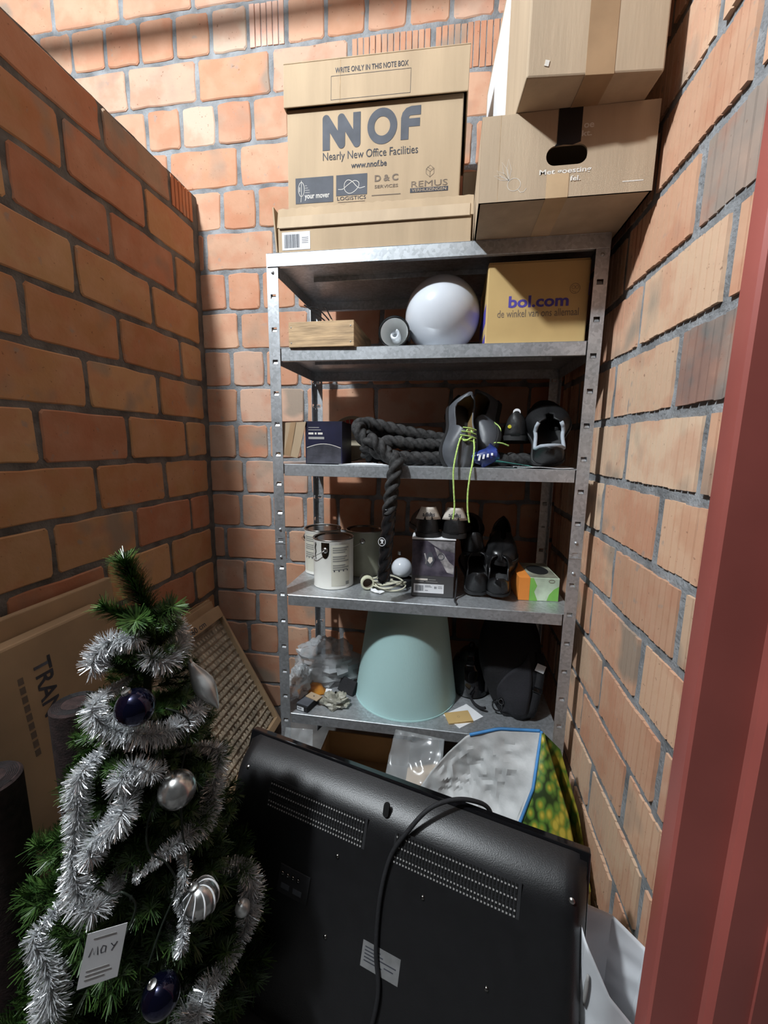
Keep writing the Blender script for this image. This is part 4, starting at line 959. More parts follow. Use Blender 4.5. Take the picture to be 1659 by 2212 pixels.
# dark glossy pot
pt = thing('dark_pot', 'dark glossy pot with wire side handle between lampshade and backpack', 'pot', (.112, 1.45, S5))
MB().lathe([(.0001, 0), (.058, 0), (.066, .006), (.068, .11), (.060, .128), (.046, .138), (.044, .150), (.030, .165), (.0001, .170)], 40).build('body', 'black_gloss', pt, smooth=40)
MB().lathe([(.0001, .170), (.010, .171), (.013, .180), (.008, .188), (.0001, .189)], 20).build('knob', 'black_gloss', pt, smooth=True)
MB().tube(smooth_path([(-.066, -.01, .10), (-.084, -.018, .095), (-.090, -.022, .07), (-.080, -.02, .045), (-.067, -.01, .045)], 6), .0022, 8).build('handle', 'steel_wire', pt, smooth=True)
# note paper with tan booklet
np_ = thing('note_paper', 'white sheet of paper lying under the tan booklet', 'paper', (.082, 1.288, S5), (0, 0, math.radians(42)))
MB().box(-.055, .055, -.040, .040, .0003, .0010).build('sheet', 'paper_white', np_)
bk = thing('tan_booklet', 'tan card booklet lying on white paper at the shelf front', 'booklet', (.066, 1.272, S5 + .0012), (0, 0, math.radians(17)))
MB().box(-.042, .042, -.027, .027, 0, .0016).build('back_cover', 'cardboard_gold', bk); MB().box(-.042, .042, -.027, .027, .0022, .0038).build('front_cover', 'cardboard_gold', bk, rot=(0, math.radians(-2), 0), loc=(0, 0, .0012))
MB().box(.028, .031, -.0275, .0275, .0048, .0056).build('band', 'wood_pale', bk)
q = MB(); stroke(q, [(.004 * math.cos(a), .0048 * math.sin(a)) for a in [2 * PI * k / 6 for k in range(6)]], .0008, 0, 0, True, Matrix.Translation((0, 0, .0054)) @ Matrix.Rotation(-PI / 2, 4, 'X')); q.build('emblem', 'print_brown', bk)
# backpack
mat('bag_black', (0.005, 0.005, 0.007), .8, var=.2, scale=14, bump=.35, bscale=260)
mat('bag_panel', (0.018, 0.018, 0.023), .85, var=.12, bump=.3, bscale=300)
bp2 = thing('backpack', 'black backpack slumped at the end of the lowest shelf', 'backpack', (.262, 1.40, S5))
def bpk(a, b_):
    th, v = 2 * PI * b_, a; f_ = (math.sin(PI * (.06 + .90 * v)) ** .45); n_ = noise.noise((math.cos(th) * 1.6, math.sin(th) * 1.6, v * 3)) * .018
    ct_, st_ = math.cos(th), math.sin(th); x = math.copysign(abs(ct_) ** .7, ct_) * (.116 - .010 * v) * f_ ; y = math.copysign(abs(st_) ** .7, st_) * (.095 - .03 * v) * f_
    return (x + n_ - .030 * v, y + .05 * v + n_ - (.055 if st_ < 0 else 0) * (1 - v) ** 2, .345 * v + n_ * .3 * v)
q = MB(); q.grid(bpk, 26, 32, True); q.add([bpk(0, j / 32) for j in range(32)], [tuple(range(32))]); q.add([bpk(1, j / 32) for j in range(32)], [tuple(range(32))]); q.build('body', 'bag_black', bp2, smooth=True)
def on_front(u, v, off=.004):
    th = -PI / 2 + (u) * 1.0; p_ = Vector(bpk(v, (th / (2 * PI)) % 1)); return p_ + Vector((0, -off, 0))
q = MB(); q.grid(lambda a, b_: on_front(-.75 + 1.1 * b_, .05 + a * (.15 + .42 * b_), .003), 12, 12); q.build('front_pocket', 'bag_panel', bp2, smooth=True, solid=.002)
for u0, u1, v0, v1 in ((.42, .75, .05, .62),):
    pth = [on_front(u0 + (u1 - u0) * k / 8, v0 + (v1 - v0) * k / 8, .008) for k in range(9)]; q = MB()
    q.grid(lambda a, b_: pth[min(8, int(round(a * 8)))] + Vector(((b_ - .5) * .026, -.0, 0)), 8, 2); q.build('strap', 'bag_black', bp2, smooth=True, solid=.004)
p_ = on_front(.64, .50, .016); q = MB(); q.box(-.015, .015, -.001, .001, -.013, .013); q.build('white_tag', 'paper_white', bp2, loc=p_, rot=(math.radians(-10), math.radians(20), 0))
p_ = on_front(.54, .32, .014); q = MB(); q.box(-.016, .016, -.004, .004, -.008, .008); q.build('buckle', 'black_gloss', bp2, loc=p_, rot=(0, math.radians(22), 0), bevel=.002)
for (u, v, r) in ((-.98, .10, .016), (-.62, .16, .008)):
    p_ = on_front(u, v, .012); q = MB(); q.tube([(r * math.cos(a), -.003 * math.cos(a), r * 1.25 * math.sin(a)) for a in [2 * PI * k / 20 for k in range(20)]], .0028, 8, closed=True); q.build('ring', 'black_gloss', bp2, loc=p_, smooth=True)
q = MB(); q.tube(smooth_path([(-.02, .05, .335), (-.05, .03, .31), (-.085, .0, .25), (-.098, -.03, .16), (-.10, -.05, .06)], 8), .006, 8); q.build('shoulder_strap', 'bag_black', bp2, smooth=True)
q = MB(); q.tube(smooth_path([(-.105, -.085, .020), (-.12, -.075, .012), (-.14, -.055, .012), (-.150, -.03, .014)], 8), .005, 8); q.build('webbing_end', 'bag_black', bp2, smooth=True)
# ------------------------------------------------------------------ floor: television seen from behind
mat('tv_back', (0.010, 0.010, 0.011), .36, var=.08, scale=40, bump=.12, bscale=500, spec=.55)
mat('vent_grey', (0.030, 0.030, 0.032), .4, var=.1)
mat('sticker_grey', (0.20, 0.20, 0.20), .5, var=.1, scale=40)
tvo = thing('television', 'black flat television leaning with its back to the front', 'television', (-.155, .612, .002), (math.radians(-20), 0, math.radians(-15.05)))
TVW, TVH = .405, .545
def prof(z):
    """depth of the back cover at height z"""
    if z > .455: return -.037 + .058 * ((z - .455) / .09) ** 2.2
    if z < .06: return -.037 + .03 * ((.06 - z) / .06) ** 2
    return -.037
def back(a, b_):
    x = -TVW + 2 * TVW * a; z = TVH * b_; e = max(0, (abs(x) - (TVW - .035)) / .035)
    return (x, min(.024, prof(z) + .045 * e ** 2.4), z)
MB().grid(back, 60, 60).build('back_cover', 'tv_back', tvo, smooth=True)
q = MB(); q.box(-TVW - .004, TVW + .004, .022, .046, -.002, TVH + .006); q.build('bezel', 'black_gloss', tvo, bevel=.003)
q = MB(); q.box(-TVW + .03, TVW - .03, .0462, .0475, .05, TVH - .03); q.build('screen', 'black_gloss', tvo)
def vent(x0, x1, z0, z1):
    p_ = MB(); p_.box(x0, x1, -.0374, -.0366, z0, z1); pan = p_.build('vent_panel', 'vent_grey', tvo)
    s_ = MB(); n_ = int((x1 - x0) / .0068); rows_ = 6
    for r in range(rows_):
        for k in range(n_):
            x = x0 + .004 + (x1 - x0 - .008) * k / n_; z = z0 + .004 + (z1 - z0 - .006) * r / rows_
            s_.box(x, x + .0036, -.0392, -.0374, z, z + (z1 - z0) / rows_ * .66)
    s2 = s_.build('vent_slots', 'hole_dark', pan); s2['kind'] = 'stuff'
    g_ = MB()  # pale dots on the slot edges: caught light painted as colour
    for r in (0, 1, 3, 5):
        for k in range(n_):
            x = x0 + .004 + (x1 - x0 - .008) * k / n_; z = z0 + .004 + (z1 - z0 - .006) * r / rows_
            g_.box(x + .0004, x + .0034, -.0399, -.0390, z - .0010, z + .0018)
    g2 = g_.build('vent_glints', 'print_grey', pan); g2['kind'] = 'stuff'
vent(-.282, -.022, .428, .490); vent(.042, .294, .428, .490)
q = MB(); q.prism(rrect(.006, .019, .500, .528, .006, 4), -.030, -.0245); q.build('cable_notch', 'hole_dark', tvo, rot=(0, 0, 0))
for (x, z) in ((-.359, .487), (.378, .489), (-.08, .394), (.115, .393), (-.08, .24), (.25, .30), (.34, .16)):
    big = abs(x) > .35
    MB().lathe([(.0001, .003), (.0035, .0028), (.0055 if big else .004, 0)], 12, Matrix.Rotation(PI / 2, 4, 'X')).build('screw', 'steel_wire' if big else 'can_metal', tvo, loc=(x, back((x + TVW) / (2 * TVW), z / TVH)[1], z), smooth=True)
q = MB(); q.box(-.03, .052, -.0376, -.0368, .226, .272); st_ = q.build('rating_label', 'sticker_grey', tvo, loc=(.035, 0, 0))
fineprint(st_, [(-.024, .01 + .006 * (i % 3), .262 - .006 * i) for i in range(5)] + [(.02, .045, .250), (.02, .04, .242)], -.0376, 'print_dark', .002)
pb2 = MB().box(-.215, -.135, -.040, -.0365, .275, .33).build('port_panel', 'black_matte', tvo, bevel=.001)
for i in range(4):
    MB().lathe([(.002, .0), (.004, .0), (.0045, .003), (.0035, .004)], 10, Matrix.Translation((-.205 + .014 * i, -.040, .315)) @ Matrix.Rotation(PI / 2, 4, 'X')).build('socket', 'can_metal', pb2, smooth=True)
for i in range(2): MB().box(-.205 + .032 * i, -.183 + .032 * i, -.0412, -.040, .286, .296).build('socket', 'print_slate', pb2)
MB().tube(smooth_path([(.02, -.041, .05), (.045, -.043, .13), (.052, -.043, .205), (.036, -.043, .27), (.030, -.043, .36), (.040, -.043, .44), (.070, -.043, .50), (.105, -.030, .548), (.145, .0, .566), (.185, .030, .565), (.215, .06, .545), (.23, .075, .49)], 8), .0046, 10).build('power_cable', 'black_matte', tvo, smooth=True)

# ------------------------------------------------------------------ bags and scraps between television and rack
mat('bag_inner', (0.44, 0.45, 0.45), .5, var=.12, scale=14, bump=.6, bscale=22)
mat('bag_blue', (0.05, 0.22, 0.50), .5, var=.15)
def print_mat(name):
    m = bpy.data.materials.new(name); N, L, b = nodes_of(m); MATS[name] = m
    tc = N.new('ShaderNodeTexCoord'); mp = N.new('ShaderNodeMapping'); mp.inputs['Scale'].default_value = (60, 60, 30); L.new(tc.outputs['Object'], mp.inputs[0])
    v = N.new('ShaderNodeTexVoronoi'); v.inputs['Scale'].default_value = 1.0; L.new(mp.outputs[0], v.inputs['Vector'])
    n = N.new('ShaderNodeTexNoise'); n.inputs['Scale'].default_value = 6; L.new(tc.outputs['Object'], n.inputs['Vector'])
    s = N.new('ShaderNodeMath'); s.operation = 'MULTIPLY_ADD'; s.inputs[1].default_value = -.75; L.new(v.outputs['Distance'], s.inputs[0]); 
    a = N.new('ShaderNodeMath'); a.operation = 'ADD'; a.inputs[1].default_value = .32; L.new(n.outputs['Fac'], a.inputs[0]); L.new(a.outputs[0], s.inputs[2])
    r = N.new('ShaderNodeValToRGB'); e = r.color_ramp.elements
    e[0].position = .12; e[0].color = (.018, .035, .008, 1); e[1].position = .62; e[1].color = (.46, .36, .05, 1)
    x = e.new(.34); x.color = (.10, .20, .03, 1); x = e.new(.48); x.color = (.26, .23, .025, 1)
    L.new(s.outputs[0], r.inputs[0]); L.new(r.outputs[0], b.inputs['Base Color']); b.inputs['Roughness'].default_value = .35
    return m
print_mat('leaf_print')
sb = thing('shopping_bag', 'woven shopping bag with white inside and yellow-green print behind the television', 'bag')
def lerp(a, b_, t): return Vector(a) * (1 - t) + Vector(b_) * t
# printed sack body
rim = [(.185, .925, .275), (.245, 1.00, .375), (.285, 1.09, .482), (.345, 1.10, .42), (.392, 1.05, .27), (.395, .93, .165), (.33, .86, .15), (.24, .87, .19)]
bot = [(.13, .96, 0), (.13, 1.10, 0), (.20, 1.16, 0), (.36, 1.16, 0), (.40, 1.08, 0), (.40, .90, 0), (.33, .84, 0), (.19, .86, 0)]
def sack(a, b_):
    k = b_ * 8; i = int(k) % 8; f_ = k - int(k); p_ = lerp(lerp(rim[i], rim[(i + 1) % 8], f_), lerp(bot[i], bot[(i + 1) % 8], f_), a)
    n_ = noise.noise(p_ * 12) * .010 * min(1, a * 6); return p_ + Vector((-abs(n_), n_, 0))
q = MB(); q.grid(sack, 16, 40, True); q.build('body', 'leaf_print', sb, smooth=True)
# printed front-right panel that shows above the television
pa = [(.283, 1.085, .482), (.250, .995, .378), (.188, .92, .270)]; pb_ = [(.292, 1.08, .480), (.340, .97, .33), (.375, .87, .14)]; pc = [(.30, 1.0, .30), (.30, .9, .2), (.24, .84, .12)]
def panel(a, b_):
    def along(L_, t):
        t *= 2; i = min(1, int(t)); return lerp(L_[i], L_[i + 1], t - i)
    p_ = lerp(along(pa, a), along(pb_, a), b_); return p_ + Vector((0, -.012 * math.sin(PI * b_), 0)) + Vector((0, 1, 1)) * noise.noise(p_ * 14) * .006 * min(1, 5 * b_)
q = MB(); q.grid(panel, 20, 20); q.build('side_panel', 'leaf_print', sb, smooth=True, solid=.0012)
# white inside flared open
ra = [(-.052, .99, .325), (-.015, 1.01, .375), (.030, 1.045, .412), (.080, 1.07, .452), (.170, 1.085, .474), (.283, 1.085, .482)]
rb = [(.0, .90, .235), (.03, .90, .24), (.07, .905, .25), (.11, .91, .255), (.15, .915, .262), (.188, .92, .270)]
rc = [(.283, 1.085, .482), (.250, .995, .378), (.188, .92, .270)]
def mouth(a, b_):
    k = a * 5; i = min(4, int(k)); f_ = k - i
    top = lerp(ra[i], ra[i + 1], f_); low = lerp(rb[i], rb[i + 1], f_); p_ = lerp(top, low, b_)
    if a > .8:
        e = along2(b_); p_ = lerp(p_, e, ((a - .8) / .2) ** 2)
    d = (noise.noise(p_ * 16) * .018 + abs(noise.noise(p_ * 34 + Vector((3, 1, 2)))) * .016) * min(1, 6 * b_) * min(1, 6 * (1 - a))
    return p_ + Vector((0, d, -d * .4)) + Vector((0, .035, -.01)) * math.sin(PI * b_) * math.sin(PI * a)
def along2(t):
    t *= 2; i = min(1, int(t)); return lerp(rc[i], rc[i + 1], t - i)
q = MB(); q.grid(mouth, 48, 32); q.build('inside_lining', 'bag_inner', sb, smooth=25, solid=.001)
q = MB(); q.tube([mouth(.62 + .38 * k / 12, 0) for k in range(13)], .0045, 8); q.build('blue_trim', 'bag_blue', sb, smooth=True)
q = MB(); q.tube([along2(k / 14) + Vector((.003, -.002, .001)) for k in range(15)], .0042, 8); q.build('blue_trim', 'bag_blue', sb, smooth=True)
# open carton on the floor behind the television
mat('carton_brown', (0.40, 0.275, 0.16), .85, var=.08, scale=6, bump=.1, bscale=40)
oc = thing('open_carton', 'open brown carton on the floor behind the television', 'box', (-.44, 1.04, 0))
w_, d_, h_ = .34, .40, .12
b = MB(); b.box(0, w_, 0, .005, 0, h_); b.box(0, w_, d_ - .005, d_, 0, h_); b.box(0, .005, .005, d_ - .005, 0, h_); b.box(w_ - .005, w_, .005, d_ - .005, 0, h_); b.box(0, w_, 0, d_, 0, .005); b.build('body', 'carton_brown', oc)
MB().box(0, .004, .01, d_ - .01, 0, .12).build('flap', 'carton_brown', oc, loc=(w_ - .004, 0, h_), rot=(0, math.radians(62), 0))
MB().box(.01, w_ - .01, 0, .004, 0, .10).build('flap', 'carton_brown', oc, loc=(0, .0, h_), rot=(math.radians(-25), 0, 0))
cs = MB(); cs.box(-.09, .09, -.002, .002, -.03, .03); tag(cs.build('cardboard_strip', 'cardboard', loc=(-.235, .955, .325), rot=(math.radians(-30), math.radians(17), math.radians(-12))), 'beige cardboard strip showing above the television edge', 'cardboard')
def sheet(name, label, cat, corners, m, seed, amp=.02, nu=24, nv=24, solid=.0005):
    q_ = MB()
    def g(a, b_):
        p_ = lerp(lerp(corners[0], corners[1], a), lerp(corners[3], corners[2], a), b_)
        d = noise.noise(p_ * 9 + Vector((seed, 0, 0))) * amp + abs(noise.noise(p_ * 24 + Vector((0, seed, 0)))) * amp * .6
        return p_ + Vector((d * .4, -d, d * .7))
    q_.grid(g, nu, nv); o = q_.build(name, m, smooth=30, solid=solid); tag(o, label, cat); return o
sheet('plastic_film', 'clear crinkled plastic film between carton and shopping bag', 'plastic film', [(-.16, .99, .24), (.0, .96, .26), (.02, 1.13, .385), (-.14, 1.15, .385)], 'film_clear', 2.2, .022)
sheet('plastic_film', 'clear plastic film hanging under the lowest shelf by the post', 'plastic film', [(-.515, 1.11, .14), (-.40, 1.12, .16), (-.42, 1.19, .315), (-.515, 1.185, .315)], 'film_clear', 6.4, .018)
sheet('plastic_film', 'shiny clear film lying at the foot of the television', 'plastic film', [(-.26, .475, .08), (-.12, .44, .06), (-.10, .53, .135), (-.22, .555, .15)], 'film_clear', 9.4, .03)
# white carrier bag by the door post
mat('carrier_white', (0.70, 0.72, 0.75), .4, var=.06, scale=8, spec=.5)
mat('carrier_dark', (0.05, 0.05, 0.06), .6)
cbg = thing('carrier_bag', 'white carrier bag standing on the floor beside the red door post', 'bag', (.326, .665, 0))
rimc = [(-.060, -.040, .425), (-.02, -.060, .345), (.040, -.068, .280), (.080, -.030, .290), (.083, .045, .320), (.03, .070, .350), (-.03, .050, .390), (-.060, .0, .425)]
def carr(a, b_):
    k = b_ * 8; i = int(k) % 8; f_ = k - int(k); r0 = lerp(rimc[i], rimc[(i + 1) % 8], f_)
    ang = math.atan2(r0.y, r0.x); b0 = Vector((.062 * math.cos(ang), .060 * math.sin(ang), 0)); p_ = lerp(r0, b0, a)
    d = noise.noise(p_ * 9) * .012 + abs(noise.noise(p_ * 17 + Vector((4, 4, 4)))) * .010; return p_ * (1 + 0) + Vector((math.cos(ang), math.sin(ang), 0)) * d * min(1, a * 5)
q = MB(); q.grid(carr, 30, 48, True); q.build('body', 'carrier_white', cbg, smooth=22, solid=.0012)
q = MB(); q.add([carr(.98, j / 48) for j in range(48)], [tuple(range(48))]); q.build('bottom', 'carrier_white', cbg)
pcut = [carr(.10 + .16 * k / 6, .03 + .0 * k) + Vector((-.003, -.004, 0)) for k in range(7)]
q = MB(); q.tube(pcut, [.002, .003, .004, .004, .004, .003, .002], 8); q.build('handle_cut', 'print_grey', cbg, smooth=True)
q = MB(); q.grid(lambda a, b_: carr(.30 + .35 * a, .20 + .14 * b_) + Vector((.0, -.004, 0)), 6, 6); q.build('dark_print', 'carrier_dark', cbg, solid=.001)

# ------------------------------------------------------------------ left wall: leaning cartons, foam rolls, tray of packing
mat('pulp', (0.42, 0.35, 0.26), .9, var=.2, scale=20, bump=.4, bscale=120)
LEAN = math.radians(9)
fc = thing('flat_carton', 'large flat carton leaning on the left wall behind the lettered box', 'box', (-.925, .40, 0), (0, math.radians(-5.2), 0))
MB().box(-.022, 0, 0, .65, 0, .865).build('body', 'carton_brown', fc, bevel=.004)
MB().box(0, .0006, .56, .566, .70, .77).build('slot', 'hole_dark', fc)
tc_ = thing('lettered_carton', 'long flat carton printed TRAN leaning at the left wall', 'box', (-.850, .42, 0), (0, math.radians(-6.5), 0))
MB().box(-.050, 0, 0, .535, 0, .825).build('body', 'carton_brown', tc_, bevel=.006)
SIDE = Matrix(((0, -1, 0, 0), (1, 0, 0, 0), (0, 0, 1, 0), (0, 0, 0, 1)))      # upright face that looks to +x: text x runs along +y
DOWN = SIDE @ Matrix.Rotation(math.radians(90), 4, 'Y')                        # ... and turned so that words run downwards
lettering('TRAN', -.765, -.625, .318, .360, -.0003, 'print_dark', tc_, M=DOWN, bold=.02)
fineprint_ = MB()
for i in range(9): fineprint_.box(-.745 + .022 * i, -.729 + .022 * i, -.0006, -.0002, .280, .292, DOWN)
fineprint_.build('fine_print', 'print_brown', tc_)['kind'] = 'stuff'
q = MB()
stroke(q, [(-.40 + .022 * math.cos(a), .20 + .022 * math.sin(a)) for a in [2 * PI * k / 16 for k in range(16)]], .003, -.0006, 0, True, DOWN); q.build('emblem', 'print_brown', tc_)
def roll(label, loc, r, h):
    t = thing('foam_roll', label, 'foam roll', loc, group='foam rolls by the left wall')
    MB().lathe([(.0001, 0), (r, 0), (r, h - .004), (r - .004, h), (.0001, h)], 40).build('roll', 'foam_dark', t, smooth=40)
    q_ = MB(); pts = [((.024 + (r - .028) * k / 90) * math.cos(k * .42), (.024 + (r - .028) * k / 90) * math.sin(k * .42), h + .0004) for k in range(91)]
    q_.tube(pts, .0007, 4); q_.build('spiral_edge', 'black_matte', t)
roll('dark foam roll standing before the lettered carton, beside the tree', (-.745, .660, 0), .045, .735)
roll('dark foam roll at the picture edge, nearer than the other roll', (-.800, .530, 0), .047, .665)
# shallow carton tray with moulded packing, leaning on the wall
q_top, q_bot = Vector((-.975, 0, .565)), Vector((-.700, 0, .045)); sl_ = (q_top - q_bot); slen = sl_.length
TM = Matrix.Translation((q_bot.x, 1.555, q_bot.z)) @ Matrix.Rotation(math.atan2(q_bot.x - q_top.x, sl_.z) * -1, 4, 'Y')
pk = thing('packing_tray', 'shallow carton tray of moulded packing leaning in the corner', 'tray', (q_bot.x, 1.555, q_bot.z), (0, -math.atan2(q_bot.x - q_top.x, sl_.z), 0))
# local: z up the slope, -y towards the viewer's side, +x is the open face
TL = .50
b = MB(); b.box(-.03, -.026, -TL, 0, 0, slen); b.build('base', 'carton_brown', pk)
for nm, args in (('rim_board', (-.03, .008, -TL, 0, slen - .05, slen)), ('rim_board', (-.03, .008, -.012, 0, 0, slen - .05)), ('rim_board', (-.03, .008, -TL, -.012, 0, .030)), ('rim_board', (-.03, .008, -TL, -TL + .012, .03, slen - .05))):
    MB().box(*args).build(nm, 'carton_brown', pk, bevel=.002)
MB().box(-.026, -.014, -TL + .012, -.012, .030, slen - .05).build('packing_sheet', 'pulp', pk)
q = MB(); rg = random.Random(4); ny, nz = 26, 18
for i in range(ny):
    for k in range(nz):
        if rg.random() < .06: continue
        y = -TL + .02 + (TL - .04) * i / ny; z = .036 + (slen - .10) * k / nz; hh_ = rg.uniform(.005, .011); wy, wz = (TL - .04) / ny * rg.uniform(.6, .8), (slen - .10) / nz * rg.uniform(.55, .72)
        x0 = -.0142; q.add([(x0, y, z), (x0, y + wy, z), (x0, y + wy, z + wz), (x0, y, z + wz), (x0 + hh_, y + wy * .15, z + wz * .1), (x0 + hh_, y + wy * .85, z + wz * .15), (x0 + hh_ * .6, y + wy * .8, z + wz * .85), (x0 + hh_ * .6, y + wy * .2, z + wz * .85)], [(4, 5, 6, 7), (0, 1, 5, 4), (1, 2, 6, 5), (2, 3, 7, 6), (3, 0, 4, 7)])
for k in range(nz + 1): z = .0335 + (slen - .10) * k / nz; q.box(-.0142, -.009, -TL + .014, -.014, z, z + .0022)
o = q.build('packing_cells', 'pulp', pk); o['kind'] = 'stuff'
lettering('60 cm', -.215, -.125, slen - .042, slen - .018, -.0086, 'print_dark', pk, M=SIDE, bold=.01)
for i, (dx, dz, ln) in enumerate(((-.130, .0, .46), (-.170, .0, .40))):
    o = MB().box(-.010, 0, -ln, 0, 0, .60 - .0 * i).build('carton_sheet', 'carton_brown', bevel=.002, loc=(q_bot.x + dx, 1.565, .008), rot=(0, -math.radians(17 - 3 * i), 0))
    tag(o, ('flat carton sheet directly behind the packing tray', 'flat carton sheet nearest the brick wall behind the packing tray')[i], 'cardboard')
# ------------------------------------------------------------------ Christmas tree with its trimmings
def needle_mat(name, a, b2):
    m = bpy.data.materials.new(name); N, L, b = nodes_of(m); MATS[name] = m
    oi = N.new('ShaderNodeTexNoise'); oi.inputs['Scale'].default_value = 60; tc = N.new('ShaderNodeTexCoord'); L.new(tc.outputs['Object'], oi.inputs['Vector'])
    r = N.new('ShaderNodeValToRGB'); r.color_ramp.elements[0].color = (*a, 1); r.color_ramp.elements[0].position = .35; r.color_ramp.elements[1].color = (*b2, 1); r.color_ramp.elements[1].position = .65
    L.new(oi.outputs['Fac'], r.inputs[0]); L.new(r.outputs[0], b.inputs['Base Color']); b.inputs['Roughness'].default_value = .38; b.inputs['Specular IOR Level'].default_value = .5
    return m
needle_mat('needles', (.018, .052, .012), (.070, .140, .030))
mat('bark_wire', (.03, .045, .02), .8)
mat('tinsel', (.88, .90, .94), .28, metal=.7, var=.12, scale=120)
mat('glass_blue', (.010, .011, .045), .06, metal=.85, var=.1, coat=.6)
mat('glass_silver', (.55, .55, .54), .22, metal=.9, var=.3, scale=45)
mat('glass_pearl', (.62, .64, .64), .3, metal=.5, var=.08, coat=.4)
mat('cord_green', (.008, .014, .008), .6)
xt = thing('christmas_tree', 'small artificial green Christmas tree in front of the television', 'tree', (-.60, .60, 0))
def ax(z): return Vector((.10 * z / 1.06, 0, z))
MB().tube([ax(z) for z in (0.02, .3, .6, .9, .97)], [.012, .011, .009, .006, .004], 8).build('trunk', 'bark_wire', xt, smooth=True)
ft = MB()
for k in range(3): a = 2 * PI * k / 3 + .4; ft.tube([(0, 0, .05), (.09 * math.cos(a), .09 * math.sin(a), .02), (.13 * math.cos(a), .13 * math.sin(a), .006)], .006, 6)
ft.build('stand', 'bark_wire', xt, smooth=True)
def twig(m, path, rng_, nper, nl, w=.0011):
    """needles set all round a wire"""
    n = len(path)
    for i in range(n - 1):
        t = (path[i + 1] - path[i]); ln = t.length; t.normalize(); u = t.orthogonal().normalized(); v = t.cross(u)
        for k in range(max(1, int(nper * ln))):
            p_ = path[i].lerp(path[i + 1], rng_.random()); a = rng_.uniform(0, 2 * PI); d = (u * math.cos(a) + v * math.sin(a)) * rng_.uniform(.7, 1) + t * rng_.uniform(.35, .8)
            d.normalize(); L_ = nl * rng_.uniform(.7, 1.1); s_ = d.cross(t).normalized() * w; e = p_ + d * L_
            m.add([p_ - s_, p_ + s_, e + s_ * .5, e - s_ * .5], [(0, 1, 2, 3)])
def branch_mesh(seed, L_):
    rg = random.Random(seed); m = MB(); up = rg.uniform(.15, .45)
    main = [Vector((L_ * t, rg.uniform(-.004, .004), up * L_ * t * t)) for t in (0, .2, .4, .6, .8, 1)]
    m.tube(main, .0016, 5); twig(m, main[1:], rg, 2800, .030)
    for k in range(5):
        t = .30 + .13 * k; b0 = Vector((L_ * t, 0, up * L_ * t * t)); s_ = 1 if k % 2 else -1; l2 = L_ * (.50 - .07 * k)
        pth = [b0 + Vector((l2 * q_ * .75, s_ * l2 * q_ * .7, .12 * l2 * q_ + .25 * l2 * q_ * q_)) for q_ in (0, .35, .7, 1)]
        m.tube(pth, .0012, 4); twig(m, pth, rg, 2800, .027)
    return m.mesh('branch', 'needles')
BM = [branch_mesh(s, .16) for s in range(5)]
rg = random.Random(21)
tiers = [(.14, .20, 15), (.20, .21, 15), (.26, .20, 15), (.32, .195, 14), (.38, .18, 14), (.44, .17, 13), (.50, .158, 13), (.56, .145, 12), (.62, .132, 12), (.67, .122, 11), (.72, .112, 11), (.77, .10, 10), (.82, .088, 9), (.87, .07, 8), (.92, .052, 6)]
for ti, (z, r, n) in enumerate(tiers):
    for k in range(n):
        o = bpy.data.objects.new('branch', rg.choice(BM)); C.objects.link(o); o.parent = xt
        o.location = ax(z + rg.uniform(-.015, .015)); s_ = r / .16 * rg.uniform(.85, 1.1); sw = max(s_, .62)
        o.scale = (s_, sw * .9, sw * .9); o.rotation_euler = (rg.uniform(-.5, .5), rg.uniform(-.05, .45) - (.5 if z > .85 else 0), 2 * PI * (k + .5 * (ti % 2)) / n + rg.uniform(-.15, .15))
m = MB(); path = [ax(.90), ax(.95) + Vector((.004, 0, 0)), ax(.99) + Vector((-.006, 0, 0)), ax(1.03) + Vector((-.022, -.006, 0)), ax(1.07) + Vector((-.036, -.010, 0))]
m.tube(path, .002, 5); r5 = random.Random(5); twig(m, smooth_path(path, 4), r5, 11000, .033)
m.build('leader', 'needles', xt)
m = MB(); b0 = ax(.965)
for (dx, dy, dz) in ((-.05, -.035, .012), (.05, .0, .006), (.02, -.05, .0)):
    pth = [b0 + Vector((dx, dy, dz)) * t + Vector((0, 0, .02 * t * t)) for t in (0, .35, .7, 1)]; m.tube(pth, .0015, 4); twig(m, pth, r5, 7500, .029)
m.build('crown_twigs', 'needles', xt)
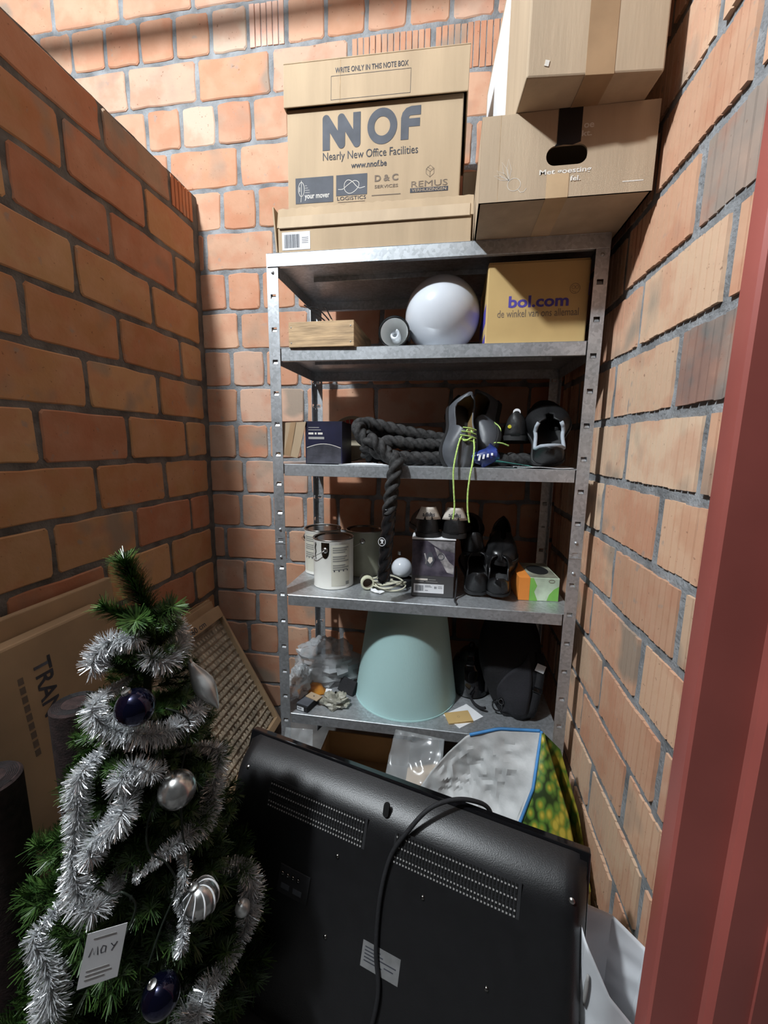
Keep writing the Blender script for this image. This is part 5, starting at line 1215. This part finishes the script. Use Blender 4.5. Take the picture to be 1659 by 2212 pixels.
# tinsel garland: one long fringe wound down the tree
runs = [
 [(-.49, .632, .946, .024), (-.488, .655, .905, .024), (-.465, .588, .898, .026), (-.481, .563, .917, .022)],
 [(-.497, .562, .95, .020), (-.517, .548, .952, .022), (-.544, .538, .942, .024), (-.550, .525, .912, .022)],
 [(-.536, .506, .862, .022), (-.520, .500, .832, .024), (-.486, .512, .813, .024), (-.453, .542, .794, .024), (-.437, .583, .790, .024), (-.438, .617, .796, .020)],
 [(-.448, .520, .745, .018), (-.477, .500, .763, .024), (-.489, .490, .745, .024)],
 [(-.538, .482, .77, .018), (-.548, .472, .739, .022), (-.545, .464, .697, .022), (-.550, .454, .649, .012), (-.546, .448, .617, .022), (-.530, .440, .582, .028), (-.504, .445, .566, .022)],
 [(-.516, .458, .641, .018), (-.516, .463, .668, .024), (-.494, .474, .679, .026), (-.481, .486, .706, .024)],
 [(-.422, .640, .690, .020), (-.412, .615, .640, .022), (-.408, .584, .608, .026), (-.416, .545, .605, .024), (-.437, .507, .605, .014), (-.453, .487, .597, .007), (-.466, .476, .591, .005)],
 [(-.418, .526, .570, .012), (-.418, .510, .525, .014), (-.412, .508, .489, .010), (-.412, .492, .440, .012)],
 [(-.385, .640, .430, .020), (-.362, .640, .385, .030), (-.360, .620, .345, .026), (-.362, .590, .318, .012), (-.371, .543, .326, .018), (-.383, .510, .329, .026), (-.395, .482, .311, .030)],
 [(-.597, .431, .526, .016), (-.583, .418, .488, .022), (-.566, .408, .447, .028), (-.567, .399, .406, .028)]]
gm = MB(); tr_ = random.Random(8)
def inner(p_): return Vector((p_[0] * .12 + -.545 * .88, p_[1] * .12 + .61 * .88, p_[2]))
full = []
for i, run in enumerate(runs):
    if i: full += [(*inner(full[-1]), .003), (*inner(run[0]), .003)]
    full += run
sp_ = smooth_path([(a, b_, c) for a, b_, c, d in full], 14); rad = []
for i in range(len(full) - 1):
    for k in range(14): rad.append(full[i][3] * (1 - k / 14) + full[i + 1][3] * k / 14)
rad.append(full[-1][3])
gcore = MB().tube([p_ for p_ in sp_], .0012, 4)
for i in range(len(sp_) - 1):
    t = sp_[i + 1] - sp_[i]; ln = t.length
    if ln < 1e-6: continue
    t.normalize(); u = t.orthogonal().normalized(); v = t.cross(u)
    for k in range(int(ln * 9000) + (1 if tr_.random() < .5 else 0)):
        p_ = sp_[i] + t * tr_.random() * ln; a = tr_.uniform(0, 2 * PI); d = (u * math.cos(a) + v * math.sin(a) + t * tr_.uniform(-.35, .35)).normalized()
        e = p_ + d * rad[i] * tr_.uniform(.75, 1.12) + Vector((0, 0, -.003)); s_ = (d.cross(Vector((tr_.uniform(-1, 1), tr_.uniform(-1, 1), tr_.uniform(-1, 1)))).normalized()) * .00065
        mid = p_.lerp(e, .5) + s_ * .8
        gm.add([p_ - s_, p_ + s_, mid + s_, e + s_ * .6, e - s_ * .6, mid - s_], [(0, 1, 2, 5), (5, 2, 3, 4)])
tg = thing('tinsel_garland', 'silver tinsel garland wound round the Christmas tree', 'garland')
o = gm.build('fringe', 'tinsel', tg); o['kind'] = 'stuff'
gcore.build('core_wire', 'steel_wire', tg)
# ornaments
def bauble(label, loc, r, m_, stripes=False, squash=1.0):
    t = thing('bauble', label, 'ornament', loc, (math.radians(12), math.radians(-14), 0), 'baubles on the Christmas tree')
    MB().lathe([(r * math.sin(a), -r * squash * math.cos(a)) for a in [.0005 + (PI - .2) * k / 30 for k in range(31)]], 40).build('ball', m_, t, smooth=True)
    cp = MB().lathe([(r * .24, r * .94), (r * .25, r * 1.16), (r * .10, r * 1.2), (.0001, r * 1.2)], 16).build('cap', 'steel_wire', t, smooth=40)
    MB().tube([(0, r * .12 * math.cos(a), r * 1.28 + r * .12 * math.sin(a)) for a in [2 * PI * k / 12 for k in range(12)]], .0008, 5, closed=True).build('loop', 'steel_wire', cp)
    if stripes:
        for j in range(9):
            a0 = 2 * PI * j / 9; pts = [Vector((math.cos(a0 + 1.2 * q_) * math.sin(PI * (.1 + .8 * q_)), math.sin(a0 + 1.2 * q_) * math.sin(PI * (.1 + .8 * q_)), -math.cos(PI * (.1 + .8 * q_)))) * r * 1.004 for q_ in [k / 14 for k in range(15)]]
            MB().tube(pts, [.0004 + .0014 * math.sin(PI * k / 14) for k in range(15)], 6).build('stripe', 'paper_white', t, smooth=True)
bauble('dark blue glass bauble below the tree top', (-.466, .508, .863), .0285, 'glass_blue')
bauble('dark blue glass bauble low on the tree', (-.412, .445, .418), .028, 'glass_blue')
bauble('mottled silver bauble halfway up the tree', (-.418, .524, .710), .029, 'glass_silver')
bauble('silver bauble with spiral stripes near the television', (-.385, .518, .511), .028, 'glass_silver', True)
bauble('small pearl bauble at the tree edge beside the television', (-.350, .585, .409), .014, 'glass_pearl')
dr = thing('drop_ornament', 'long pearl drop ornament hanging beside the packing tray', 'ornament', (-.428, .628, .828), (math.radians(4), math.radians(-27), 0))
MB().lathe([(.0001, -.052), (.004, -.046), (.011, -.030), (.0185, -.008), (.019, .006), (.015, .022), (.008, .040), (.0045, .052), (.0001, .053)], 28).build('drop', 'glass_pearl', dr, smooth=True)
MB().lathe([(.005, .050), (.0055, .058), (.0001, .060)], 14).build('cap', 'steel_wire', dr, smooth=40)
# price tag and light string
tgp = thing('paper_tag', 'white handwritten paper tag hung low on the tree', 'tag', (-.478, .418, .519), (math.radians(-8), math.radians(14), math.radians(38)))
MB().box(-.025, .025, -.0003, .0003, -.038, .038).build('paper', 'paper_white', tgp)
fineprint(tgp, [(-.016, .012, .028), (-.018, .010, -.016), (-.018, .014, -.022), (-.018, .006, -.028)], -.0004, 'print_grey', .0014)
q = MB(); zz = .004
for i, pts in enumerate(([(0, 0), (.003, .012), (.006, .002), (.009, .012), (.011, 0)], [(.014, .006), (.016, .011), (.020, .009), (.020, .001), (.015, .001), (.014, .006)], [(.026, .011), (.030, .006), (.034, .011), (.028, 0)])):
    stroke(q, [(-.018 + a, zz + b_) for a, b_ in pts], .0014, -.0005, 0)
q.build('handwriting', 'print_slate', tgp)
ls2 = thing('light_string', 'dark green wire of fairy lights draped down the tree', 'light string')
for i, pts in enumerate(([(-.470, .545, .82), (-.448, .535, .77), (-.440, .515, .72), (-.452, .495, .67), (-.445, .485, .63), (-.425, .495, .60), (-.415, .50, .55), (-.428, .475, .50), (-.44, .455, .45)],
                         [(-.452, .555, .83), (-.432, .565, .815), (-.425, .575, .785), (-.425, .545, .72), (-.418, .53, .67), (-.415, .525, .62), (-.405, .52, .575), (-.41, .50, .52)],
                         [(-.52, .45, .60), (-.49, .455, .575), (-.47, .455, .585), (-.455, .46, .555), (-.47, .44, .51), (-.50, .425, .49)])):
    sp = smooth_path(pts, 8); MB().tube(sp, .0016, 6).build('wire', 'cord_green', ls2, smooth=True)
    for k in range(6, len(sp) - 4, 14):
        MB().lathe([(.0001, -.012), (.0016, -.010), (.0026, -.004), (.0024, .002), (.0001, .003)], 8, Matrix.Translation(sp[k])).build('light', 'glass_clear', ls2, smooth=True)
